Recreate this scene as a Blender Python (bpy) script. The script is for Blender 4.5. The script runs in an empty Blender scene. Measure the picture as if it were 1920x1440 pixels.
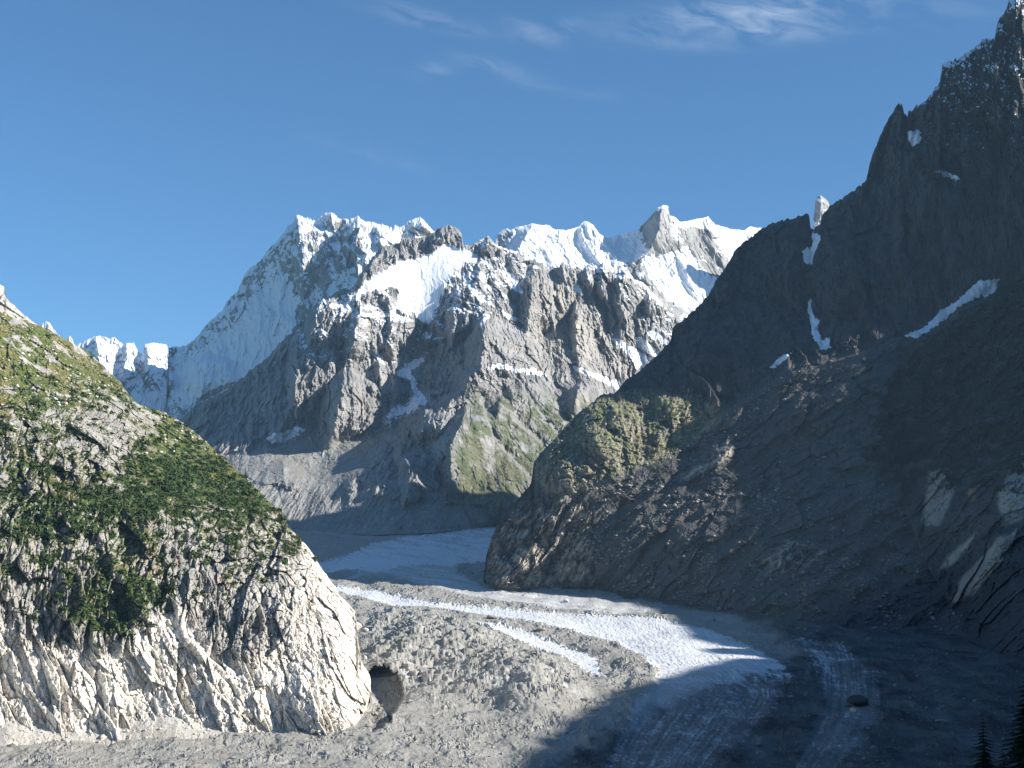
import bpy, math, random
import numpy as np
from math import radians as R

# ------------------------------------------------------------------ camera, sky, sun, exposure
C = bpy.context.scene
COL = C.collection
F = 2850.0                                   # focal length in pixels of the 1920 px wide photograph
PITCH = math.atan(417.0 / F)
cd = bpy.data.cameras.new("camera"); cam = bpy.data.objects.new("camera", cd); COL.objects.link(cam)
cam.location = (0, 0, 0); cam.rotation_euler = (math.pi / 2 + PITCH, 0, 0)
cd.sensor_width = 36; cd.lens = 36 * F / 1920; cd.clip_start = 1; cd.clip_end = 200000
C.camera = cam
C.view_settings.view_transform = 'Standard'; C.view_settings.look = 'None'
C.view_settings.gamma = 1; C.view_settings.exposure = 0.98
SUN_AZ, SUN_EL = 103.0, 25.0                 # degrees clockwise from the view direction (+Y), above the horizon
sa, se = R(SUN_AZ), R(SUN_EL)
SUN = np.array([math.sin(sa) * math.cos(se), math.cos(sa) * math.cos(se), math.sin(se)])
ld = bpy.data.lights.new("sun", 'SUN'); ld.energy = 5.0; ld.angle = R(0.53); ld.color = (1.0, 0.955, 0.885)
lo = bpy.data.objects.new("sun", ld); COL.objects.link(lo)
lo.rotation_euler = (math.pi / 2 - se, 0, math.pi - sa)
W = bpy.data.worlds.new("World"); C.world = W; W.use_nodes = True
wn, wl = W.node_tree.nodes, W.node_tree.links
wn.clear()
wo = wn.new('ShaderNodeOutputWorld'); bg = wn.new('ShaderNodeBackground'); sky = wn.new('ShaderNodeTexSky')
sky.sky_type = 'NISHITA'; sky.sun_disc = False; sky.sun_elevation = se; sky.sun_rotation = sa
sky.altitude = 1900; sky.air_density = 1.0; sky.dust_density = 0.3; sky.ozone_density = 1.0
bg.inputs['Strength'].default_value = 0.060
# thin cirrus, laid out by direction on the sky
tc = wn.new('ShaderNodeTexCoord')
def wmath(op, a, b=None, c=None):
    n = wn.new('ShaderNodeMath'); n.operation = op
    for i, v in enumerate((a, b, c)):
        if v is None: continue
        if isinstance(v, (int, float)): n.inputs[i].default_value = v
        else: wl.new(v, n.inputs[i])
    return n.outputs[0]
sep = wn.new('ShaderNodeSeparateXYZ'); wl.new(tc.outputs['Generated'], sep.inputs[0])
az = wmath('ARCTAN2', sep.outputs[0], sep.outputs[1]); el = wmath('ARCSINE', sep.outputs[2])
def pxdir(px, py):                           # photo pixel -> azimuth, elevation
    u, v = (px - 960) / F, (720 - py) / F
    y = math.cos(PITCH) - v * math.sin(PITCH); z = math.sin(PITCH) + v * math.cos(PITCH)
    return math.atan2(u, y), math.atan2(z, math.hypot(u, y))
cmb = wn.new('ShaderNodeCombineXYZ')
shear = wmath('ADD', el, wmath('MULTIPLY', az, 0.25))
wl.new(wmath('MULTIPLY', az, 24.0), cmb.inputs[0]); wl.new(wmath('MULTIPLY', shear, 70.0), cmb.inputs[1])
nz = wn.new('ShaderNodeTexNoise'); nz.inputs['Scale'].default_value = 1.0; nz.inputs['Detail'].default_value = 9
nz.inputs['Roughness'].default_value = 0.58; nz.inputs['Distortion'].default_value = 0.8
wl.new(cmb.outputs[0], nz.inputs['Vector'])
nn = wmath('MULTIPLY', wmath('SUBTRACT', nz.outputs['Fac'], 0.38), 3.2)
nn = wmath('MINIMUM', wmath('MAXIMUM', nn, 0.0), 1.0)
tot = None
for (px, py, rx, ry, tilt, s) in [(1370, 28, 190, 26, -.06, .62), (1450, 58, 120, 18, .05, .45), (1600, 20, 220, 26, .10, .22), (1000, 60, 48, 16, .25, .42), (1055, 48, 40, 12, -.1, .2),
                         (800, 36, 130, 16, .22, .28), (800, 132, 42, 13, -.05, .34), (915, 122, 55, 13, .2, .34), (1060, 165, 140, 13, .15, .14), (1290, 85, 110, 12, .1, .14), (690, 290, 120, 16, .2, .1)]:
    a0, e0 = pxdir(px, py)
    da = wmath('DIVIDE', wmath('SUBTRACT', az, a0), rx / F)
    de = wmath('DIVIDE', wmath('ADD', wmath('SUBTRACT', el, e0), wmath('MULTIPLY', wmath('SUBTRACT', az, a0), tilt)), ry / F)
    g = wmath('EXPONENT', wmath('MULTIPLY', wmath('ADD', wmath('MULTIPLY', da, da), wmath('MULTIPLY', de, de)), -1.0))
    g = wmath('MULTIPLY', g, s); tot = g if tot is None else wmath('ADD', tot, g)
cf = wmath('MINIMUM', wmath('MULTIPLY', wmath('MULTIPLY', tot, nn), .62), 0.6)
mix = wn.new('ShaderNodeMix'); mix.data_type = 'RGBA'
wl.new(cf, mix.inputs['Factor'])
tint = wn.new('ShaderNodeMix'); tint.data_type = 'RGBA'; tint.blend_type = 'MULTIPLY'; tint.inputs['Factor'].default_value = 1
wl.new(sky.outputs[0], tint.inputs[6]); tint.inputs[7].default_value = (.58, .98, 1.27, 1)
wl.new(tint.outputs[2], mix.inputs[6]); mix.inputs[7].default_value = (7.6, 8.6, 9.6, 1)
wl.new(mix.outputs[2], bg.inputs['Color']); wl.new(bg.outputs[0], wo.inputs['Surface'])

# ------------------------------------------------------------------ numeric helpers
f32 = np.float32
rs = np.random.RandomState(7)
PERM = np.concatenate([rs.permutation(512)] * 3).astype(np.int64)
ANG = (np.arange(512) * 2.399963).astype(f32)
GX, GY = np.cos(ANG), np.sin(ANG)
RND = np.random.RandomState(11).rand(8, 512).astype(f32)
def hsh(xi, yi, seed): return PERM[(PERM[(xi + seed * 37) & 511] + yi) & 511]
def pn(x, y, seed=0):
    x = np.asarray(x, f32); y = np.asarray(y, f32)
    xf = np.floor(x); yf = np.floor(y); xi = xf.astype(np.int64); yi = yf.astype(np.int64)
    fx = x - xf; fy = y - yf
    u = fx * fx * fx * (fx * (fx * 6 - 15) + 10); v = fy * fy * fy * (fy * (fy * 6 - 15) + 10)
    def g(i, j):
        h = hsh(xi + i, yi + j, seed); return GX[h] * (fx - i) + GY[h] * (fy - j)
    a = g(0, 0); b = g(1, 0); c = g(0, 1); d = g(1, 1)
    return (a + (b - a) * u) * (1 - v) + (c + (d - c) * u) * v
def fbm(x, y, o=4, seed=0, gain=.5):
    s = 0; a = 1.0
    for k in range(o):
        s = s + a * pn(x * 2.03 ** k + 13.7 * k, y * 2.03 ** k - 7.1 * k, seed + k); a *= gain
    return s
def rid(x, y, o=4, seed=0, gain=.5):          # ridged, 0..~1.5, sharp crests
    s = 0; a = 1.0
    for k in range(o):
        s = s + a * (.56 - 2.2 * np.abs(pn(x * 2.07 ** k + 5.3 * k, y * 2.07 ** k + 3.9 * k, seed + k))); a *= gain
    return s
def facet(x, y, seed=0, tilt=1.0, crack=0.0, cw=.08):   # blocky slabs: every cell its own offset and tilt
    xf = np.floor(x); yf = np.floor(y); xi = xf.astype(np.int64); yi = yf.astype(np.int64)
    best = np.full(x.shape, 9e9, f32); sec = best.copy(); val = np.zeros(x.shape, f32)
    for i in (-1, 0, 1):
        for j in (-1, 0, 1):
            h = hsh(xi + i, yi + j, seed)
            dx = x - (xf + i + RND[0][h]); dy = y - (yf + j + RND[1][h])
            d = dx * dx + dy * dy
            v = (RND[2][h] - .5) + tilt * ((RND[3][h] - .5) * dx * 1.6 + (RND[4][h] - .5) * dy * 1.2)
            nb = d < best
            sec = np.where(nb, best, np.minimum(sec, d)); val = np.where(nb, v, val); best = np.where(nb, d, best)
    if crack: val = val - crack * np.clip(1 - (np.sqrt(sec) - np.sqrt(best)) / cw, 0, 1)
    return val
def sstep(a, b, x):
    t = np.clip((x - a) / (b - a), 0, 1); return t * t * (3 - 2 * t)
def poly_sd(px, py, P):                       # signed distance in px, positive inside
    P = np.asarray(P, f32); n = len(P); out = np.full(px.shape, -1e4, f32)
    m = 60; sel = (px > P[:, 0].min() - m) & (px < P[:, 0].max() + m) & (py > P[:, 1].min() - m) & (py < P[:, 1].max() + m)
    x = px[sel]; y = py[sel]
    if x.size == 0: return out
    d = np.full(x.shape, 1e9, f32); ins = np.zeros(x.shape, bool)
    for i in range(n):
        a = P[i]; b = P[(i + 1) % n]; e = b - a
        t = np.clip(((x - a[0]) * e[0] + (y - a[1]) * e[1]) / (e @ e + 1e-9), 0, 1)
        d = np.minimum(d, (x - a[0] - t * e[0]) ** 2 + (y - a[1] - t * e[1]) ** 2)
        if a[1] != b[1]:
            c = ((a[1] > y) != (b[1] > y)) & (x < (b[0] - a[0]) * (y - a[1]) / (b[1] - a[1]) + a[0]); ins ^= c
    out[sel] = np.sqrt(d) * np.where(ins, 1, -1); return out
def line_d(px, py, P, w=None):                # distance to an open polyline minus its (interpolated) width
    P = np.asarray(P, f32); d = np.full(px.shape, 1e9, f32)
    for i in range(len(P) - 1):
        a = P[i, :2]; e = P[i + 1, :2] - a
        t = np.clip(((px - a[0]) * e[0] + (py - a[1]) * e[1]) / (e @ e + 1e-9), 0, 1)
        ww = P[i, 2] + (P[i + 1, 2] - P[i, 2]) * t if P.shape[1] > 2 else 0
        d = np.minimum(d, np.sqrt((px - a[0] - t * e[0]) ** 2 + (py - a[1] - t * e[1]) ** 2) - ww)
    return d
def regions(px, py, polys, feather=2.0):      # union mask of polygons
    m = np.zeros(px.shape, f32)
    for P in polys: m = np.maximum(m, sstep(-feather, feather, poly_sd(px, py, P)))
    return m
def tps(ctrl):                                # smooth surface through (px, py, value)
    P = np.asarray(ctrl, float); n = len(P); s = 300.0
    X = P[:, :2] / s
    def U(r2): return np.where(r2 > 0, r2 * np.log(r2 + 1e-12), 0)
    K = U(((X[:, None] - X[None]) ** 2).sum(2)); Q = np.c_[np.ones(n), X]
    A = np.block([[K + np.eye(n) * .02, Q], [Q.T, np.zeros((3, 3))]])
    w = np.linalg.solve(A, np.r_[P[:, 2], 0, 0, 0])
    def f(px, py):
        x = np.asarray(px, float) / s; y = np.asarray(py, float) / s
        v = w[n] + w[n + 1] * x + w[n + 2] * y
        for i in range(n): v = v + w[i] * U((x - X[i, 0]) ** 2 + (y - X[i, 1]) ** 2)
        return v.astype(f32)
    return f
def at(px, py, Y):                            # photo pixel and forward distance -> world point
    u = (px - 960) / F; v = (720 - py) / F
    t = Y / (math.cos(PITCH) - v * math.sin(PITCH))
    return u * t, Y, (math.sin(PITCH) + v * math.cos(PITCH)) * t
def spurs(px, py, S, mpp):                    # ribs standing proud of the face: list of (points, height m, kL, kR)
    out = np.zeros(px.shape, f32)
    for P, h, kl, kr in S:
        P = np.asarray(P, f32); ys = P[:, 1]; xs = P[:, 0]
        cx = np.interp(py, ys, xs).astype(f32); L = ys[-1] - ys[0]; ta = max(16, .25 * L)
        tb = max(24, .55 * L); env = np.clip((py - ys[0] + 6) / ta, 0, 1) * sstep(0, tb, ys[-1] - py + 10)
        kr = max(kr, .5 + h / 900.)
        dx = (px - cx) * mpp
        out = np.maximum(out, h * env - np.where(dx < 0, -dx * kl, dx * kr))
    return out

# ------------------------------------------------------------------ mesh helpers
def tag(o, label=None, cat=None, group=None, kind=None):
    for k, v in (('label', label), ('category', cat), ('group', group), ('kind', kind)):
        if v: o[k] = v
    return o
def grid_mesh(name, X, Y, Z, attrs, mat, smooth=False, holes=None):
    n, m = X.shape
    V = np.stack([X, Y, Z], -1).reshape(-1, 3).astype(f32)
    idx = np.arange(n * m).reshape(n, m)
    q = np.stack([idx[:-1, :-1], idx[1:, :-1], idx[1:, 1:], idx[:-1, 1:]], -1).reshape(-1, 4)
    me = bpy.data.meshes.new(name); me.vertices.add(len(V)); me.vertices.foreach_set('co', V.ravel())
    me.loops.add(q.size); me.loops.foreach_set('vertex_index', q.ravel().astype(np.int32))
    me.polygons.add(len(q)); me.polygons.foreach_set('loop_start', (np.arange(len(q)) * 4).astype(np.int32))
    me.polygons.foreach_set('loop_total', np.full(len(q), 4, np.int32))
    me.polygons.foreach_set('use_smooth', np.full(len(q), smooth, bool))
    me.update(calc_edges=True)
    for k, a in attrs.items():
        at_ = me.attributes.new(k, 'FLOAT', 'POINT'); at_.data.foreach_set('value', np.asarray(a, f32).ravel())
    me.materials.append(mat)
    o = bpy.data.objects.new(name, me); COL.objects.link(o); return o
def py_mesh(name, V, Fc, mat, parent=None, smooth=False):
    me = bpy.data.meshes.new(name); me.from_pydata([tuple(v) for v in V], [], Fc); me.update()
    if smooth: me.polygons.foreach_set('use_smooth', np.full(len(me.polygons), True, bool))
    me.materials.append(mat); o = bpy.data.objects.new(name, me); COL.objects.link(o)
    if parent is not None: o.parent = parent
    return o
def empty(name, loc):
    o = bpy.data.objects.new(name, None); o.location = loc; COL.objects.link(o); return o

def facade(name, mat, x0, x1, sky_pts, base_pts, depth, dpx=1.6, rows=300, jag=(0, 30), relief=None, masks=None, back=(40, 150, 500, 1200), backslope=1.0, extra=None, smooth=False, sink=0, sinkx=(-1e4, -9e3), talus=0):
    """A mountain side as a measured surface: each column runs from the foot to the crest and over it down the far side."""
    cols = np.arange(x0, x1 + dpx * .5, dpx).astype(f32)
    sp = np.asarray(sky_pts, f32); bp = np.asarray(base_pts, f32)
    sy = np.interp(cols, sp[:, 0], sp[:, 1]); by = np.interp(cols, bp[:, 0], bp[:, 1])
    if jag[0]:
        sy = sy + jag[0] * (fbm(cols / jag[1], cols * 0 + 3.3, 3, 3) * 1.1 + .8 * facet(cols / (jag[1] * .35), cols * 0 + .5, 5, 1.5))
    if name == 'dark_mountainside': sy = sy + sstep(1610, 1700, cols) * (9 * np.abs(facet(cols / 9, cols * 0 + 2.5, 15, 1.5)) + 4 * np.abs(facet(cols / 4, cols * 0 + 1.5, 16, 1.5)))
    by = np.maximum(by, sy + 2)
    t = np.linspace(0, 1, rows).astype(f32)[:, None]
    PX = np.repeat(cols[None], rows, 0); PY = sy[None] + (by - sy)[None] * t
    Yb = depth(PX, PY)
    x, y, z = at(PX, PY, Yb)
    dfoot = (by[None] - PY); dsky = PY - sy[None]
    if sink:                                   # the foot runs in under the ice and rubble
        e = sstep(sink, 0, dfoot) * sstep(sinkx[0], sinkx[1], PX); Yb = Yb * (1 - e) + e * (gY(PY) + 4 + 14 * sstep(sink * .4, 0, dfoot)).astype(f32)
        x, y, z = at(PX, PY, Yb)
    D = relief(PX, PY, x, z + .5 * (y - 3000), dsky, dfoot) if relief else 0
    Yd = Yb - D; tal = None
    if talus:                                   # a scree apron at the angle of repose, piled against the rock
        kr_ = np.hanning(81); kr_ /= kr_.sum(); bs = np.convolve(np.pad(by, 40, 'edge'), kr_, 'valid'); Yf = gY(bs) + 6; zf = at(cols, bs, Yf)[2]; e = at(PX, PY, np.ones_like(PY))[2]; xx, vv_ = x, z
        Yt = ((talus * Yf - zf)[None] / (talus - e)).astype(f32) - 1.6 * facet(xx / 6, vv_ / 6, 45, 1.2) - 13 * fbm(xx / 60, vv_ / 400, 3, 48) * sstep(0, 40, dfoot) + 600 * sstep(85, 130, dfoot)
        tal = sstep(-2, 3, Yd - Yt); Yd = np.minimum(Yd, Yt)
    x, y, z = at(PX, PY, Yd)
    dx0, dx1 = np.gradient(x); dy0, dy1 = np.gradient(y); dz0, dz1 = np.gradient(z)
    nx = dy0 * dz1 - dz0 * dy1; ny = dz0 * dx1 - dx0 * dz1; nzv = dx0 * dy1 - dy0 * dx1
    ln = np.sqrt(nx * nx + ny * ny + nzv * nzv) + 1e-9
    sg = np.sign((-ny).mean()); N = (sg * nx / ln, sg * ny / ln, sg * nzv / ln)
    A = masks(PX, PY, x, y, z, N, dsky, dfoot) if masks else {}
    if tal is not None and 'scree' in A:
        A['scree'] = np.maximum(A['scree'], .85 * tal); A['veg'] = A['veg'] * (1 - tal); A['scrub'] = A['scrub'] * (1 - tal)
    if extra is not None: extra.update(PX=PX, PY=PY, X=x, Y=y, Z=z, N=N, A=A, sy=sy, by=by, cols=cols)
    # far side and a footing below ground
    bx, byy, bz = [], [], []
    for d in back[::-1]:
        k = 1 + d / y[0]
        nzb = 1 + .25 * pn(x[0] / 90, x[0] * 0 + d, 4)
        bx.append(x[0] * k); byy.append(y[0] + d); bz.append(z[0] - d * backslope * nzb)
    kk = 1 + 160 / y[-1:]; X = np.vstack([bx, x, x[-1:] * kk]); Yv = np.vstack([byy, y, y[-1:] * kk]); Z = np.vstack([bz, z, z[-1:] * kk - 15])
    AA = {k: np.vstack([np.repeat(a[:1], len(back), 0), a, a[-1:]]) for k, a in A.items()}
    return grid_mesh(name, X, Yv, Z, AA, mat, smooth)

# ------------------------------------------------------------------ materials
def mk(name):
    m = bpy.data.materials.new(name); m.use_nodes = True; nt = m.node_tree; nt.nodes.clear()
    out = nt.nodes.new('ShaderNodeOutputMaterial'); b = nt.nodes.new('ShaderNodeBsdfPrincipled')
    nt.links.new(b.outputs[0], out.inputs['Surface']); b.inputs['Roughness'].default_value = .9
    b.inputs['Specular IOR Level'].default_value = .15
    return m, nt, b
class G:                                       # small node-graph helper
    def __init__(s, nt): s.n, s.l = nt.nodes, nt.links
    def put(s, sock, v):
        if isinstance(v, (int, float)): sock.default_value = v
        elif isinstance(v, tuple): sock.default_value = v if len(v) == 4 or sock.type == 'VECTOR' else (*v, 1)
        else: s.l.new(v, sock)
    def mix(s, f, a, b, mode='MIX'):
        n = s.n.new('ShaderNodeMix'); n.data_type = 'RGBA'; n.blend_type = mode
        s.put(n.inputs['Factor'], f); s.put(n.inputs[6], a); s.put(n.inputs[7], b); return n.outputs[2]
    def math(s, op, a, b=0.0, clamp=False):
        n = s.n.new('ShaderNodeMath'); n.operation = op; n.use_clamp = clamp; s.put(n.inputs[0], a); s.put(n.inputs[1], b); return n.outputs[0]
    def attr(s, k): n = s.n.new('ShaderNodeAttribute'); n.attribute_name = k; return n.outputs['Fac']
    def pos(s, sc=(1, 1, 1)):
        g = s.n.new('ShaderNodeNewGeometry'); m = s.n.new('ShaderNodeMapping'); m.inputs['Scale'].default_value = sc
        s.l.new(g.outputs['Position'], m.inputs['Vector']); return m.outputs[0]
    def noise(s, v, scale, det=5, rough=.6, dist=0.0):
        n = s.n.new('ShaderNodeTexNoise'); s.l.new(v, n.inputs['Vector']); n.inputs['Scale'].default_value = scale
        n.inputs['Detail'].default_value = det; n.inputs['Roughness'].default_value = rough; n.inputs['Distortion'].default_value = dist; return n.outputs['Fac']
    def ramp(s, f, lo, hi): 
        n = s.n.new('ShaderNodeMapRange'); n.interpolation_type = 'SMOOTHSTEP'; s.put(n.inputs['Value'], f)
        n.inputs['From Min'].default_value = lo; n.inputs['From Max'].default_value = hi; return n.outputs[0]

def terrain_mat(name, rockA, rockB, unit=10., pale=(.52, .47, .40), stain=(.36, .22, .11), scree=(.25, .24, .22), grass=(.07, .085, .022), grass2=(.11, .10, .035),
                scrub=(.022, .040, .016), snow=(.76, .78, .82), ice=(.52, .58, .62), stainamt=.35, bump=1.0, strat=(1, 1, .3), sr=(.42, .58)):
    m, nt, b = mk(name); g = G(nt)
    p = g.pos(); ps = g.pos(strat)
    n1 = g.noise(ps, 1 / (unit * 4), 8, .62, .6); n2 = g.noise(ps, 1 / unit, 6, .7); n3 = g.noise(p, 1 / (unit * 14), 4, .5)
    n4 = g.noise(p, 1 / (unit * .35), 4, .7)
    c = g.mix(g.ramp(n1, .36, .64), rockA, rockB)
    c = g.mix(g.math('MULTIPLY', g.ramp(n3, .5, .72), .45), c, tuple(x * .62 for x in rockA))
    st = g.math('MULTIPLY', g.ramp(g.noise(g.pos((1, 1, .22)), 1 / (unit * 5), 5, .65), .55, .70), g.math('ADD', g.attr('stain'), stainamt * .35))
    c = g.mix(g.math('MULTIPLY', st, 1.0, True), c, stain)
    pl = g.mix(g.ramp(n1, .35, .65), pale, tuple(x * .72 for x in pale))
    pl = g.mix(g.math('MULTIPLY', st, .9, True), pl, (.50, .34, .18))
    c = g.mix(g.attr('pale'), c, pl)
    sc = g.mix(g.ramp(n2, .3, .7), scree, tuple(x * .66 for x in scree)); sc = g.mix(g.ramp(n4, .55, .7), sc, tuple(min(1, x * 1.45) for x in scree))
    sc = g.mix(g.math('MULTIPLY', g.ramp(g.noise(g.pos((1, .6, 1)), 1 / (unit * 9), 5, .6, .8), .46, .66), .75), sc, tuple(x * k for x, k in zip(scree, (.66, .63, .56))))
    c = g.mix(g.attr('scree'), c, sc)
    gr = g.mix(g.ramp(n3, .4, .6), grass, grass2); gr = g.mix(g.math('MULTIPLY', g.ramp(n2, .45, .6), .6), gr, scrub)
    c = g.mix(g.attr('veg'), c, gr)
    c = g.mix(g.attr('scrub'), c, g.mix(g.ramp(n4, .3, .7), scrub, tuple(x * 1.8 for x in scrub)))
    c = g.mix(g.attr('darkened'), c, g.mix(g.ramp(n2, .3, .7), (.075, .070, .069), (.036, .034, .034)))  # near-black tone: dark debris and painted shade on the glacier
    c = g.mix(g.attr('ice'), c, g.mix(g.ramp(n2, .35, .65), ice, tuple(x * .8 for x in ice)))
    sn = g.ramp(g.math('ADD', g.attr('snow'), g.math('MULTIPLY', g.math('SUBTRACT', n2, .5), .5)), sr[0], sr[1])
    c = g.mix(sn, c, snow)
    # small value variation everywhere
    c = g.mix(g.math('MULTIPLY', g.math('SUBTRACT', 1.0, sn), .55), c, g.mix(1.0, c, g.mix(n4, (.55, .55, .55), (1.35, 1.35, 1.35)), 'MULTIPLY'))
    g.put(b.inputs['Base Color'], c)
    bp = nt.nodes.new('ShaderNodeBump'); bp.inputs['Strength'].default_value = .55 * bump; bp.inputs['Distance'].default_value = unit * .35
    hsum = g.math('ADD', n2, g.math('MULTIPLY', n4, .5)); hsum = g.math('MULTIPLY', hsum, g.math('SUBTRACT', 1.0, g.math('MULTIPLY', sn, .85)))
    g.put(bp.inputs['Height'], hsum); nt.links.new(bp.outputs[0], b.inputs['Normal'])
    return m
def plain_mat(name, a, b2, scale=1.0, rough=.9):
    m, nt, b = mk(name); g = G(nt); n = g.noise(g.pos(), scale, 4, .6); g.put(b.inputs['Base Color'], g.mix(g.ramp(n, .35, .65), a, b2)); b.inputs['Roughness'].default_value = rough; return m

M_LEFT = terrain_mat('granite_hillside', (.38, .365, .33), (.25, .238, .215), 6., pale=(.80, .75, .67), stainamt=.55, grass=(.105, .125, .030), grass2=(.17, .15, .05), scrub=(.03, .052, .018), scree=(.52, .49, .44))
M_MID = terrain_mat('granite_peak', (.31, .30, .285), (.20, .195, .19), 22., scree=(.29, .285, .27), grass=(.092, .108, .045), grass2=(.135, .135, .07), stainamt=.35)
M_FAR = terrain_mat('snowy_rock', (.36, .35, .335), (.25, .245, .24), 30.)
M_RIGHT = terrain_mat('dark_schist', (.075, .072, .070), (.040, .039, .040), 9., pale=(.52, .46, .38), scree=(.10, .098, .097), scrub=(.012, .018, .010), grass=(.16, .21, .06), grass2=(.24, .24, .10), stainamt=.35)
M_GLAC = terrain_mat('glacier_ice_and_moraine', (.42, .405, .365), (.32, .305, .27), 5., scree=(.34, .33, .30), snow=(.64, .655, .675), ice=(.58, .58, .57), strat=(1, 1, 1), sr=(.18, .82))
M_STONE = plain_mat('boulder_granite', (.34, .32, .29), (.23, .215, .195), .6)
M_STONE_PALE = plain_mat('pale_boulder_granite', (.60, .56, .50), (.45, .42, .37), .6)
M_STONE_DARK = plain_mat('dark_boulder_rock', (.13, .10, .08), (.07, .055, .045), .4)
M_NEEDLE = plain_mat('conifer_needles', (.022, .042, .018), (.04, .062, .024), .5)
M_SCRUB = plain_mat('scrub_leaves', (.032, .060, .018), (.062, .085, .026), .05)
M_BARK = plain_mat('bark', (.09, .065, .045), (.05, .038, .028), 2.)
M_WHITE = plain_mat('white_paint', (.82, .82, .80), (.74, .74, .72), .5, .6)

# ------------------------------------------------------------------ glacier surface profile
GP = np.array([(0, -2), (30, -8), (250, -45), (900, -128), (1500, -205), (1950, -207), (2350, -160), (2800, -118), (3300, -75), (3900, 0), (4500, 95), (5200, 215), (5700, 290), (6400, 350), (7500, 560), (9500, 900)], float)
GT = np.linspace(1200, 7000, 1200); GZ = np.interp(GT, GP[:, 0], GP[:, 1])
_k = np.ones(61) / 61; GZ = np.convolve(np.pad(GZ, 30, 'edge'), _k, 'valid')
_v = np.tan(np.arctan(GZ / GT) - PITCH); GPY = 720 - F * _v        # picture row of the centre line at each distance
def gz(Y): return np.interp(Y, GT, GZ)
def gY(py): return np.interp(-py, -GPY, GT)

# ------------------------------------------------------------------ the hillside of granite cliffs on the left
L_SKY = [(-260, 470), (-100, 545), (0, 584), (22, 595), (73, 609), (91, 617), (120, 635), (146, 649), (164, 658), (182, 675), (204, 695), (226, 719), (244, 742), (255, 755), (277, 766), (310, 775),
         (343, 792), (365, 810), (386, 828), (416, 854), (441, 879), (461, 892), (467, 905), (488, 923), (510, 945), (529, 961), (540, 985), (561, 1007), (583, 1034), (601, 1063), (623, 1092), (638, 1118),
         (667, 1147), (671, 1200), (678, 1242), (693, 1267), (695, 1275)]
L_CLIFF = [(-260, 1400), (0, 1385), (55, 1366), (182, 1355), (284, 1350), (310, 1364), (401, 1358), (437, 1330), (503, 1338), (540, 1354), (583, 1340), (652, 1352), (678, 1330), (693, 1294)]
L_FOOT = [(-260, 1430), (0, 1412), (120, 1402), (182, 1399), (310, 1399), (401, 1393), (503, 1384), (583, 1380), (630, 1376), (660, 1366), (680, 1340), (693, 1298)]
def foot(pts): return [(x, y, float(gY(y)) - 10) for x, y in pts]
L_CTRL = [(-260, 470, 2560), (0, 584, 2700), (90, 617, 2800), (164, 658, 2880), (244, 742, 2860), (343, 792, 2980), (416, 854, 2960), (461, 892, 2900), (510, 945, 2820), (540, 985, 2740), (601, 1063, 2610), (671, 1169, 2480), (690, 1267, 2400),
          (0, 750, 2480), (0, 900, 2310), (0, 1150, 2150), (-260, 900, 2080), (200, 800, 2640), (200, 950, 2400), (200, 1150, 2220), (330, 900, 2650), (400, 1000, 2500), (400, 1180, 2270), (540, 1100, 2400), (560, 1230, 2270), (640, 1250, 2280)] \
    + [(-260, 1470, 2040), (0, 1450, 2100), (182, 1440, 2130), (401, 1406, 2160), (540, 1394, 2180), (652, 1384, 2200), (0, 1385, 2125), (182, 1355, 2150), (401, 1358, 2170), (540, 1350, 2185), (640, 1345, 2200)]
L_VEG = tps([(0, 600, .75), (0, 700, .8), (100, 650, .75), (200, 720, .55), (100, 780, .62), (0, 800, .7), (240, 790, .25), (150, 880, .42), (0, 900, .5), (60, 1000, .62), (0, 1080, .5), (100, 1100, .45), (300, 800, .9), (300, 900, 1.0), (400, 900, .95), (450, 930, .8),
             (210, 860, .35), (200, 960, .75), (130, 940, .85), (150, 1020, .38), (250, 1000, .55), (250, 1080, .75), (280, 1130, .75), (180, 1180, .8), (130, 1110, .6), (60, 1150, .25), (350, 1050, .25), (330, 980, .45), (420, 980, .5), (450, 1050, .40), (500, 990, .55), (540, 1000, .55),
             (500, 1100, .14), (400, 1120, .16), (600, 1080, .02), (600, 1200, -.3), (400, 1220, -.2), (300, 1230, -.4), (100, 1240, -.3), (0, 1200, -.1), (0, 1350, -.8), (300, 1350, -.8), (600, 1340, -.8)])
PALE_P = [(-300, 1185), (0, 1172), (60, 1205), (95, 1216), (170, 1222), (250, 1218), (262, 1180), (330, 1140), (395, 1215), (460, 1240), (540, 1215), (590, 1150), (592, 1100), (560, 1030), (548, 990), (620, 1050), (720, 1240), (720, 1450), (-300, 1460)]
LFT = {}
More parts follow.
